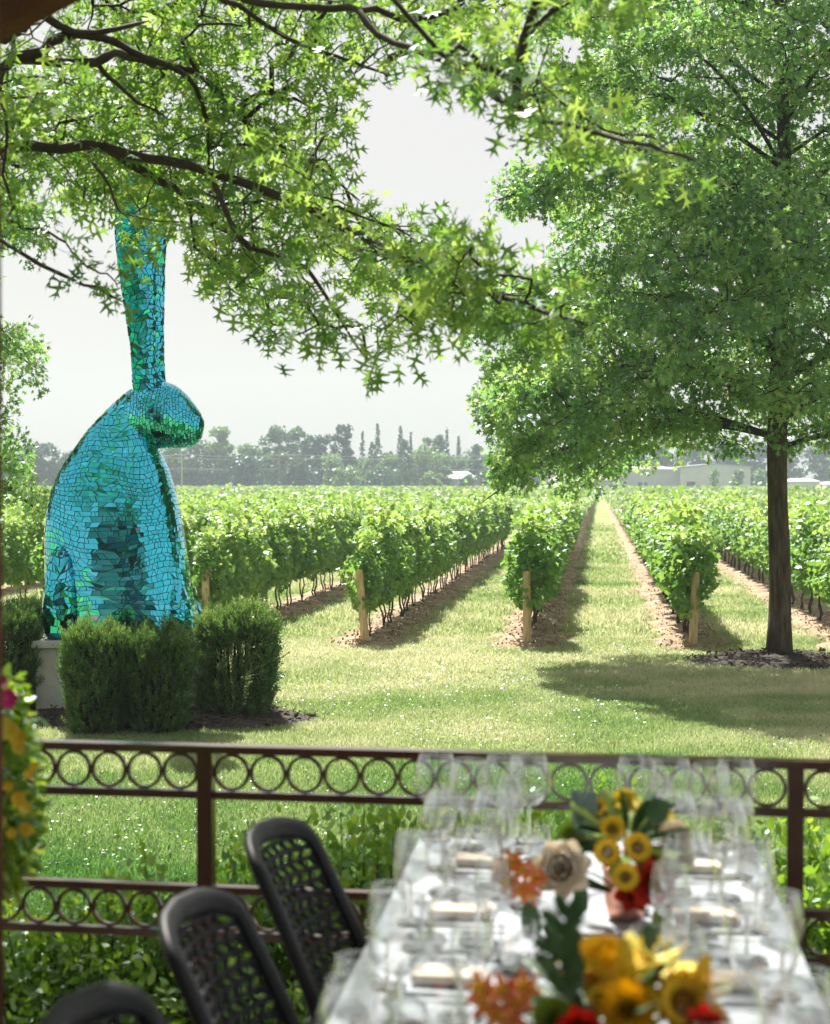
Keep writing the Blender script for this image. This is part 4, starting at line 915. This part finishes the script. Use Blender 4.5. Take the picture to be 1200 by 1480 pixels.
for q_, c_ in (((728, 1432), Co), ((704, 1452), Or), ((748, 1450), Co), ((722, 1468), Co), ((696, 1430), Or), ((760, 1428), Or), ((742, 1476), Or)): fb('lily', q_[0], q_[1], 2.6, .028, [c_, Yw], 'alstroemeria'); fb('rose', 1015, 1486, 2.62, .03, [Rd], 'red_rose'); fb('rose', 838, 1490, 2.58, .03, [Rd], 'red_rose'); fb('mum', 905, 1462, 2.62, .045, [Yw], 'yellow_mum')
fb('mum', 800, 1475, 2.62, .035, [M['leaf_lime']], 'green_bloom')
mb = MB()
for c in mbs: stem(mb, (0, 0, -.02), c)
mb.build('stems', M['leaf_deep'], fa)
for i in range(44):
    a = rg.random()*6.283; e = rg.uniform(-.3, 1.0); d = np.array([math.cos(a)*math.cos(e), math.sin(a)*math.cos(e), math.sin(e)]); leafp(np.array([0, 0, .06])+d*.06, d, np.array([0, 0, 1])+rg.normal(0, .3, 3), rg.uniform(.09, .15), rg.uniform(.035, .06), M['leaf_deep'] if i % 5 else M['leaf_lime'], fa)
for i in range(10):
    z = i/9; c = at(822-16*math.sin(z*3), 1440-112*z, 2.62+.1*z)-fo
    for s in (-1, 1): leafp(c, CR*s*rg.uniform(.3, 1.2)-CF*rg.uniform(-.6, .6)+np.array([0, 0, rg.uniform(.3, .9)]), -CF+np.array([0, 0, .3]), .042, .02, M['leaf_deep'], fa)
# hanging basket at the left edge
HB = at(-58, 1160, 4.35)
hb = empty('flower_basket', HB, 0, 'hanging basket of yellow and pink trailing flowers at the left edge', 'flower basket')
n = 4200; a = rg.random(n)*6.283; z = rg.uniform(-.22, .33, n); r = .2*np.sqrt(np.clip(1-((z-.03)/.36)**2, .05, 1))*rg.uniform(.55, 1.0, n)
P = np.stack([r*np.cos(a), r*np.sin(a), z], 1); P += rg.normal(0, .012, P.shape)
link('foliage', scatter('foliage', OVAL*[1.1, 1, 1], P, P*[1, 1, .3]*4+rg.standard_normal((n, 3))*.5-[0, 0, .4], rg.standard_normal((n, 3))+P*6, rg.uniform(.025, .045, n), rg.random(n)), hb, [M['shrub_leaf']])
MB().lathe([(.0005, -.12), (.07, -.11), (.11, -.03), (.13, .06)], 20).build('basket', M['wood_dark'], hb, True)
for i in range(3): MB().tube([(.13*math.cos(i*2.1), .13*math.sin(i*2.1), .06), (0, 0, .6)], .002, 4).build('chain', M['steel'], hb)
MB().tube([(0, 0, .6), (-.02, 0, 1.6), (-.02, .02, 3.0)], .002, 4).build('hanger', M['steel'], hb)
for px, py, mt, s in ((12, 1010, 'petal_pink', .026), (2, 988, 'petal_pink', .022), (16, 1058, 'petal_lemon', .026), (28, 1066, 'petal_yellow', .022), (8, 1048, 'petal_lemon', .02), (30, 1155, 'petal_yellow', .02), (42, 1197, 'petal_yellow', .02), (14, 1136, 'petal_yellow', .014), (52, 1108, 'petal_yellow', .012), (44, 1120, 'petal_yellow', .014), (38, 1168, 'petal_lemon', .018), (5, 1100, 'petal_yellow', .02), (30, 1080, 'petal_lemon', .018), (2, 1190, 'petal_lemon', .02), (20, 1205, 'petal_yellow', .014)):
    bloom('blossom', at(px-2, py, 4.16)-HB, -CF+np.array([0, 0, .3])+rg.normal(0, .3, 3), s*1.0, [M[mt], M['petal_yellow']], hb, 'flower')
mb = MB()
for px, py in ((52, 1108), (44, 1120), (42, 1197), (28, 1066)): mb.tube([(0, -.05, .0), (at(px-20, py+6, 4.2)-HB), (at(px-2, py, 4.16)-HB)], [.002, .002, .001], 4)
mb.build('trailing_stems', M['leaf_deep'], hb)

# ------------------------------------------------------------------ chairs
def chair_parts():
    # local: sitter faces +x, back plane at x=-.2, z up
    Wd, z0, z1 = .235, .47, .87
    def Sf(u, v):       # u -1..1 across, v 0..1 up
        half = Wd*(1.0-.10*v-.0*v)-.0
        z = z0+(z1-z0)*v-.018*v*u*u
        return np.array([-.2-.17*v**1.15+.055*u*u-.0, half*u, z])
    out = {}
    # outline frame, a closed loop of tube with a flat oval section
    loop = []
    for v in np.linspace(0, .86, 10): loop.append(Sf(-1, v))
    for a in np.linspace(0, math.pi, 17)[1:-1]:
        u = -math.cos(a); loop.append(Sf(np.sign(u)*abs(u)**.5, .86+.14*math.sin(a)**.6))
    for v in np.linspace(.86, 0, 10): loop.append(Sf(1, v))
    loop = np.array(loop); mb = MB(); k = len(loop); t = unit(np.gradient(loop, axis=0)); V = []
    for i in range(k):
        nx_ = np.array([1, 0, .35]); inn = unit(np.cross(t[i], nx_)); nn = unit(np.cross(inn, t[i]))
        for j in range(10):
            a = 2*math.pi*j/10; V.append(loop[i]+inn*.029*math.cos(a)+nn*.017*math.sin(a))
    mb.add(V, [[i*10+j, i*10+(j+1) % 10, (i+1)*10+(j+1) % 10, (i+1)*10+j] for i in range(k-1) for j in range(10)]+[list(range(10)), [(k-1)*10+j for j in range(10)]])
    out['back_frame'] = mb.mesh('back_frame', True)
    # pierced panel: curved ribs and staggered slats
    bm = bmesh.new(); nr, nc = 13, 9; mb = MB()
    for r in range(nr+1):
        v = .03+.9*r/nr; um = 1.0 if v < .84 else math.sqrt(max(0, 1-((v-.84)/.17)**2))
        pts = [Sf(u, v-.02*(1-u*u)) for u in np.linspace(-um, um, 12)]; mb.tube(pts, .0068 if r % 3 else .0078, 6)
        if r < nr:
            v2 = .03+.9*(r+1)/nr; um2 = 1.0 if v2 < .84 else math.sqrt(max(0, 1-((v2-.84)/.17)**2))
            for c in range(nc):
                u = -1+2*(c+(.25 if r % 2 else .75))/nc; us = u+(.13 if r % 2 else -.13)
                if abs(u) < min(um, um2) and abs(us) < um2: mb.tube([Sf(u, v-.02*(1-u*u)), Sf((u+us)/2, (v+v2)/2-.02), Sf(us, v2-.02*(1-us*us))], [.0085, .006, .0085], 6)
    out['back_mesh'] = mb.mesh('back_mesh', True)
    mb = MB(); nx_, ny_ = 10, 10; V = []
    for j in range(ny_+1):
        for i in range(nx_+1):
            x = -.21+.43*i/nx_; y = -.225+.45*j/ny_; V.append((x, y*(1-.06*i/nx_), .455-.012*math.cos(y*6)+.01*(i/nx_)))
    V2 = [(x, y, z-.022) for x, y, z in V]; q = (nx_+1)*(ny_+1)
    Fc = [[j*(nx_+1)+i, j*(nx_+1)+i+1, (j+1)*(nx_+1)+i+1, (j+1)*(nx_+1)+i] for j in range(ny_) for i in range(nx_)]
    mb.add(V+V2, Fc+[[a+q for a in f[::-1]] for f in Fc]+[[i, i+q, i+1+q, i+1] for i in range(nx_)]+[[ny_*(nx_+1)+i, ny_*(nx_+1)+i+1, ny_*(nx_+1)+i+1+q, ny_*(nx_+1)+i+q] for i in range(nx_)]+[[j*(nx_+1), (j+1)*(nx_+1), (j+1)*(nx_+1)+q, j*(nx_+1)+q] for j in range(ny_)]+[[j*(nx_+1)+nx_, j*(nx_+1)+nx_+q, (j+1)*(nx_+1)+nx_+q, (j+1)*(nx_+1)+nx_] for j in range(ny_)])
    out['seat'] = mb.mesh('seat', False)
    legs = []
    for sx in (-1, 1):
        for sy in (-1, 1):
            mb = MB(); mb.tube([(sx*.19, sy*.2, .44), (sx*.215, sy*.215, .22), (sx*.24, sy*.23, 0)], [.017, .015, .012], 8); legs.append(mb.mesh('leg', True))
    for me in list(out.values())+legs: me.materials.append(M['chair'])
    return out, legs
CHP, CHL = chair_parts()
def chair(x, y, rz, lab):
    c = empty('chair', (x, y, DZ), rz, lab, 'chair', 'black mesh back chairs at the table')
    for n_, me in CHP.items(): link(n_, me, c)
    for me in CHL: link('leg', me, c)
    return c
def chair_at(px, py, rz, lab):            # px,py: middle of the top edge of the back
    q = ground(px, py, DZ+.87); o = np.array([-.37*math.cos(rz), -.37*math.sin(rz)])
    return chair(q[0]-o[0], q[1]-o[1], rz, lab)
chair_at(376, 1204, R(-7), 'farthest black chair on the left, its back standing up by the railing')
chair_at(256, 1317, R(-4), 'middle black chair on the left, in front of the railing post')
chair_at(92, 1468, R(-4), 'nearest black chair, only the top of its back in the lower left corner')
chair(XR+.42, YF-.85, R(180), 'black chair on the right side of the table, cut by the right edge')

# small marker plate lying on the mulch by the oak
q = ground(1127, 971); mk = MB().box((0, 0, .0), (.27, .06, .02), bev=.004); mk.box((-.1, 0, -.05), (.02, .02, .1)); o = mk.build('marker_plate', M['steel']); o.location = (q[0], q[1], .13); tag(o, 'small grey marker plate lying on the mulch at the foot of the oak', 'marker plate')

# ------------------------------------------------------------------ far side of the field
def far_tree(px, top, wpx, kind, mat, lab, d=415, base=None, dens=1.0):
    ppm = F/d; q = at(px, 740, d); h = EYE+(700-top)/ppm; w = wpx/ppm
    rg = np.random.default_rng(int(px*7+top)); root = empty('conifer' if kind == 'spruce' else ('columnar_tree' if kind == 'col' else 'broadleaf_tree'), (q[0], q[1], 0), 0, lab, 'tree', 'trees along the far edge of the field')
    n = int(1000*max(.35, w/8)*max(.5, h/13)*dens)
    if kind == 'spruce':
        t = rg.random(n)**.8; z = h*(.12+.88*t); tier = .62+.38*np.abs(np.sin(z*2.3+rg.random()*6)); rr = w/2*(1-t)**.85*tier*rg.uniform(.3, 1, n)+.12; a = rg.random(n)*6.283
        P = np.stack([rr*np.cos(a), rr*np.sin(a), z-.15*rr], 1); S = rg.uniform(.35, .8, n)*(.5+.5*(1-t))
    elif kind == 'col':
        t = rg.random(n); z = h*t; rr = w/2*(np.sin(np.clip(t*.94+.06, 0, 1)**.8*math.pi)**.45)*rg.uniform(.6, 1, n); a = rg.random(n)*6.283
        P = np.stack([rr*np.cos(a), rr*np.sin(a), z], 1); S = rg.uniform(.4, .8, n)
    else:
        k = max(16, int(26*w/8)+10); cz = rg.uniform(.2, .92, k) if kind == 'tall' else rg.uniform(.15, .85, k)
        env = np.sin(np.clip((cz-.1)/.95, 0, 1)*math.pi)**.6; a = rg.random(k)*6.283; q_ = np.sqrt(rg.random(k))*w/2*.85*env
        C = np.stack([q_*np.cos(a), q_*np.sin(a), cz*h], 1); cr = rg.uniform(.09, .23, k)*w*(.8 if kind == 'tall' else 1); C = np.concatenate([C, [[0, 0, h*.86]]]); cr = np.append(cr, w*.2)
        i = rg.integers(0, k+1, n); dv = unit(rg.standard_normal((n, 3)))*[1, 1, .8]*rg.uniform(.55, 1.12, (n, 1)); P = C[i]+dv*cr[i][:, None]; S = rg.uniform(.35, .95, n)
        P[:, 2] = np.clip(P[:, 2], .4, h)
    D = rg.standard_normal((n, 3)); Nn = rg.standard_normal((n, 3))*.7+[0, -.1, .7]
    link('crown', scatter('crown', CLUMP, P, D, Nn, S, rg.random(n)), root, [M[mat]])
    mb = MB(); mb.tube([(0, 0, 0), (.1, 0, h*.5), (0, 0, h*(.95 if kind == 'spruce' else .75))], [.28, .18, .05], 6)
    if kind in ('tall', 'round'):
        for i in range(7):
            a = rg.random()*6.283; z = h*rg.uniform(.3, .65); mb.tube([(0, 0, z), (w*.3*math.cos(a), w*.3*math.sin(a), z+h*.2)], [.12, .04], 4)
    mb.build('trunk', M['bark'], root)
FT = [
 (322,612,50,'tall','tree_light','airy tall tree just right of the rabbit nose',425),
 (288,636,46,'tall','tree_mid','tree partly behind the rabbit chin',425),
 (362,640,52,'tall','tree_light','pale tree between the airy tall tree and the dark round bush',428),
 (398,614,46,'tall','tree_mid','left one of two joined tall crowns above the tan tree',430),
 (430,613,46,'tall','tree_mid','right one of two joined tall crowns above the tan tree',428),
 (462,622,42,'tall','tree_dark','dark crown between the joined tall crowns and the highest dark tree',426),
 (497,608,42,'tall','tree_dark','highest dark broad tree left of the spruces',418),
 (524,624,16,'spruce','tree_dark','small spruce just right of the highest dark tree',432),
 (546,612,24,'spruce','tree_dark','tallest spruce of the left pair',430),
 (579,616,26,'spruce','tree_dark','spruce rising behind the dark column tree',428),
 (594,625,10,'spruce','tree_dark','thin spruce right of the dark column tree',430),
 (538,641,17,'col','tree_dark','narrow dark column tree below the spruce pair',410),
 (585,636,23,'col','tree_dark','broad dark column tree in the middle of the skyline',405),
 (615,644,66,'round','tree_light','wide light green tree above the house',410),
 (617,625,32,'tall','tree_mid','grey green crown behind the wide light tree, left part',432),
 (634,624,32,'tall','tree_mid','grey green crown behind the wide light tree, right part',434),
 (646,618,17,'spruce','tree_dark','spruce rising left of the gap above the house',431),
 (663,630,19,'spruce','tree_dark','short spruce above the house roof',429),
 (687,640,28,'tall','tree_dark','dark oval tree right of the house',416),
 (714,650,34,'round','tree_mid','pale green tree right of the dark oval tree',420),
 (742,646,40,'round','tree_light','pale tree just left of the oak leaves',424),
 (358,659,64,'round','tree_dark','dark dome shaped tree above the hedge end',400),
 (413,650,26,'tall','tree_tan','tan leaved tree between the two dark domes',404),
 (433,660,54,'round','tree_dark','dark dome shaped tree right of the tan tree',400),
 (482,652,40,'round','tree_light','light green tree right of the second dark dome',408),
 (505,674,44,'round','tree_light','low pale bush tree under the highest dark tree',401),
 (548,670,46,'round','tree_mid','low bushy tree under the spruce pair',402),
 (578,680,40,'round','tree_mid','low bush tree at the foot of the dark column',401),
 (620,680,34,'round','tree_light','low bush tree left of the house',402),
 (528,660,40,'round','tree_light','light tree behind the narrow dark column',413),
 (565,654,34,'round','tree_light','light tree between the two dark columns',414),
 (642,672,24,'round','tree_mid','bush tree touching the left wall of the house',407),
 (676,684,24,'round','tree_mid','bush in front of the house',398),
 (708,668,30,'round','tree_mid','bush tree right of the house',404),
 (248,640,50,'tall','tree_mid','tree behind the rabbit chest at the hedge',428),
 (205,645,60,'round','tree_mid','tree hidden behind the rabbit body',428),
 (60,640,70,'tall','tree_dark','bluish dark tree on the horizon left of the rabbit',420),
 (10,648,70,'tall','tree_dark','bluish tree on the horizon at the left edge',420),
 (105,652,60,'round','tree_dark','tree on the horizon touching the rabbit back',424),
 (775,650,50,'round','tree_mid','horizon tree behind the drooping oak leaves, first',424),
 (820,645,56,'tall','tree_dark','horizon tree behind the white gable',440),
 (862,640,56,'tall','tree_dark','dark horizon tree above the end of the grass path',440),
 (905,636,60,'tall','tree_dark','dark tree behind the left end of the warehouse',445),
 (950,634,60,'tall','tree_dark','dark tree behind the warehouse, second from its left end',445),
 (1000,632,60,'tall','tree_dark','dark tree behind the middle of the warehouse',445),
 (1045,630,60,'tall','tree_dark','dark tree behind the right half of the warehouse',445),
 (1088,634,60,'tall','tree_dark','dark tree behind the right end of the warehouse',445),
 (1140,636,60,'tall','tree_dark','dark tree behind the oak trunk',445),
 (1190,638,60,'tall','tree_dark','dark tree at the right edge of the horizon',445),
 (1032,675,18,'round','tree_light','small pale tree against the warehouse, left one',396),
 (1066,677,20,'round','tree_light','small pale tree against the warehouse, middle one',396),
 (1098,674,20,'round','tree_light','small pale tree at the right corner of the warehouse',396),
]
for f in FT: far_tree(*f[:6], d=f[6], dens=1.7 if f[3] in ('tall', 'round') else 1.2)
# clipped tall hedge
q0, q1 = at(222, 740, 412), at(332, 740, 412); hd = empty('tall_hedge', (q0+q1)/2*[1, 1, 0], 0, 'even grey green clipped hedge wall right of the rabbit chest', 'hedge')
n = 5200; u = rg.random(n); P = (q0[None]*(1-u)[:, None]+q1[None]*u[:, None])-(q0+q1)/2; P[:, 2] = rg.random(n)*6.2; P[:, 1] += rg.uniform(-.8, .8, n)
link('foliage', scatter('foliage', CLUMP, P, rg.standard_normal((n, 3))+[0, 0, 1], rg.standard_normal((n, 3)), rg.uniform(.3, .6, n), rg.random(n)), hd, [M['tree_dark']])
# low scrub that closes the foot of the tree line
n = 15000; u = rg.random(n); q0, q1 = at(-60, 740, 425), at(790, 740, 425); P = q0[None]*(1-u)[:, None]+q1[None]*u[:, None]; P[:, 2] = rg.random(n)**.8*(7.5+4*vnoise(np.stack([u*60, 0*u, 0*u], 1), 1)); P[:, 1] += rg.uniform(-3, 3, n)
tag(link('scrub', scatter('scrub', CLUMP, P, rg.standard_normal((n, 3)), rg.standard_normal((n, 3)), rg.uniform(.5, 1.1, n), rg.random(n)), None, [M['tree_mid']]), 'hazy undergrowth filling the foot of the far tree line', 'undergrowth', kind='stuff')
# buildings
def shed(name, lab, px0, px1, ye, yr, d, wall, roof, dep=18, rz=0, wins=(), gable=False):
    ppm = F/d; q = at((px0+px1)/2, 740, d); w = (px1-px0)/ppm; he = EYE+(700-ye)/ppm; hr = EYE+(700-yr)/ppm
    r = empty(name, (q[0], q[1], 0), YAW+rz, lab, 'building')
    MB().box((0, dep/2, he/2), (w, dep, he)).build('wall', wall, r)
    o = .4
    if gable:    # ridge runs away from the viewer
        MB().add([(-w/2-o, -o, he), (0, -o, hr), (w/2+o, -o, he), (-w/2-o, dep+o, he), (0, dep+o, hr), (w/2+o, dep+o, he), (-w/2-o, -o, he+.25), (0, -o, hr+.25), (w/2+o, -o, he+.25), (-w/2-o, dep+o, he+.25), (0, dep+o, hr+.25), (w/2+o, dep+o, he+.25)],
            [[0, 3, 4, 1], [1, 4, 5, 2], [6, 7, 10, 9], [7, 8, 11, 10], [0, 1, 7, 6], [1, 2, 8, 7], [0, 6, 9, 3], [2, 5, 11, 8]]).build('roof', roof, r)
        MB().add([(-w/2, 0, he), (w/2, 0, he), (0, 0, hr)], [[0, 1, 2]]).build('gable', wall, r)
    else:
        i_ = min(w*.18, 3)
        MB().add([(-w/2-o, -o, he), (w/2+o, -o, he), (w/2-i_, dep/2, hr), (-w/2+i_, dep/2, hr), (w/2+o, dep+o, he), (-w/2-o, dep+o, he)], [[0, 1, 2, 3], [3, 2, 4, 5], [0, 3, 5], [1, 4, 2], [0, 5, 4, 1]]).build('roof', roof, r)
    for (a, b, z0, z1) in wins: MB().box(((a+b)/2*w, -.03, (z0+z1)/2), ((b-a)*w, .12, z1-z0), bev=.01).build('window', M['win_dark'], r)
    return r
shed('warehouse', 'long pale warehouse seen left of the oak trunk', 985, 1085, 676, 671, 412, M['wall_white'], M['roof_grey'], 30, 0, [(-.42, -.3, 0, 3.4), (.2, .32, 0, 3.4)], True)
shed('warehouse', 'pale warehouse wing behind the drooping oak leaves', 896, 984, 678, 673, 415, M['wall_grey'], M['roof_grey'], 26, 0, [(-.2, -.05, 0, 3.2)])
hr = shed('house', 'low house with two skylights beside the end of the grass path', 800, 886, 694, 684, 404, M['wall_grey'], M['roof_brown'], 12, 0, [(-.3, -.2, 1, 2.4), (.1, .2, 1, 2.4)])
MB().box((4.2, 2.6, 4.35), (1.6, 1.3, .1), rot=Matrix.Rotation(R(15), 3, 'X')).build('skylight', M['wall_white'], hr); MB().box((7.0, 2.6, 4.35), (1.6, 1.3, .1), rot=Matrix.Rotation(R(15), 3, 'X')).build('skylight', M['wall_white'], hr)
shed('barn', 'white gabled barn behind the low house', 800, 852, 682, 668, 425, M['wall_white'], M['roof_grey'], 16, 0, [(-.1, .1, 0, 3)], True)
shed('house', 'pale roofed house among the trees', 650, 690, 692, 681, 409, M['wall_grey'], M['roof_grey'], 9, R(10), [(-.2, -.1, 1, 2.2), (.1, .25, 1, 2.2)])
shed('house', 'small pinkish gable end beside the pale roofed house', 682, 696, 696, 688, 405, M['roof_brown'], M['roof_grey'], 7, 0, [(-.15, .15, 1, 2.2)], True)
shed('shed', 'low white shed right of the oak trunk', 1140, 1185, 696, 691, 408, M['wall_white'], M['roof_grey'], 8, 0, [(-.1, .05, 0, 2.4)])
shed('greenhouse', 'low pale greenhouse at the right edge of the horizon', 1188, 1240, 700, 696, 406, M['wall_white'], M['wall_white'], 8, 0, [(-.3, .3, .6, 1.8)])
# power line
pp = []
for px in (108, 263, 425, 590, 760, 930):
    q = at(px, 740, 405); r = empty('utility_pole', (q[0], q[1], 0), YAW, {108: 'utility pole hidden behind the rabbit', 263: 'utility pole standing before the clipped hedge', 425: 'utility pole before the second dark dome tree', 590: 'utility pole before the dark column tree', 760: 'utility pole near the drooping oak leaves', 930: 'utility pole behind the oak leaves by the warehouse'}[px], 'utility pole', 'utility poles along the far road')
    MB().tube([(0, 0, 0), (0, 0, 10.2)], [.16, .11], 8).build('pole', M['wire'], r); MB().box((0, 0, 9.6), (2.2, .12, .14)).build('crossarm', M['wire'], r); pp.append(q)
pl_ = empty('power_line', (0, 0, 0), 0, 'thin pale power cables strung before the far trees', 'power line')
for z in (9.75, 9.0, 6.6):
    for i in range(len(pp)-1):
        t = np.linspace(0, 1, 9); c = pp[i][None]*(1-t)[:, None]+pp[i+1][None]*t[:, None]; c[:, 2] = z-.5*np.sin(t*math.pi); MB().tube(c, .03, 4).build('cable', M['wire'], pl_)
for px, lab in ((866, 'small dark bush closing the far end of the grass path'), (884, 'tiny dark bush right of the far end of the grass path')):
    far_tree(px, 703, 9 if px == 866 else 7, 'round', 'tree_dark', lab, 398)

# ------------------------------------------------------------------ air
hz = MB().box((0, 320, 24.5), (900, 900, 51)).build('haze', pbr('tmp_air', [(.5, .5, .5)]), None)
m, t, out = nt('air'); pv = N(t, 'ShaderNodeVolumePrincipled'); pv.inputs['Color'].default_value = (.62, .71, .84, 1); pv.inputs['Density'].default_value = .0006; pv.inputs['Anisotropy'].default_value = 0.0
t.links.new(pv.outputs[0], out.inputs['Volume']); hz.data.materials.clear(); hz.data.materials.append(m); tag(hz, 'thin pale summer haze over the field', 'haze', kind='stuff')

# ------------------------------------------------------------------ light
sd = Vector((-.23, .56, .78)).normalized()
el = math.asin(sd.z); azm = math.atan2(sd.x, sd.y)
sun = bpy.data.lights.new('sun', 'SUN'); sun.energy = 4.6; sun.angle = R(.6); sun.color = (1, .95, .87)
so = bpy.data.objects.new('sun', sun); COL.objects.link(so); so.rotation_euler = sd.to_track_quat('Z', 'Y').to_euler(); so.location = (-20, 30, 60)
w = bpy.data.worlds.new('World'); scene.world = w; w.use_nodes = True; t = w.node_tree; t.nodes.clear()
sky = t.nodes.new('ShaderNodeTexSky'); sky.sky_type = 'NISHITA'; sky.sun_disc = False; sky.sun_elevation = el; sky.sun_rotation = azm; sky.dust_density = 4.0; sky.air_density = 1.0
b1 = t.nodes.new('ShaderNodeBackground'); b1.inputs['Strength'].default_value = .008; t.links.new(sky.outputs[0], b1.inputs['Color'])
b2 = t.nodes.new('ShaderNodeBackground'); b2.inputs['Color'].default_value = (.222, .215, .208, 1); b2.inputs['Strength'].default_value = 1.0
ad = t.nodes.new('ShaderNodeAddShader'); wo = t.nodes.new('ShaderNodeOutputWorld'); t.links.new(b1.outputs[0], ad.inputs[0]); t.links.new(b2.outputs[0], ad.inputs[1]); t.links.new(ad.outputs[0], wo.inputs['Surface'])
vs_ = scene.view_settings; vs_.view_transform = 'Standard'; vs_.look = 'None'; vs_.gamma = 1; vs_.exposure = 1.62; vs_.use_curve_mapping = False
scene.render.engine = 'CYCLES'
cy = scene.cycles; cy.max_bounces = 10; cy.diffuse_bounces = 4; cy.glossy_bounces = 4; cy.transmission_bounces = 8; cy.transparent_max_bounces = 24; cy.volume_bounces = 1; cy.caustics_reflective = False; cy.caustics_refractive = False; cy.use_denoising = True; cy.sample_clamp_indirect = 6
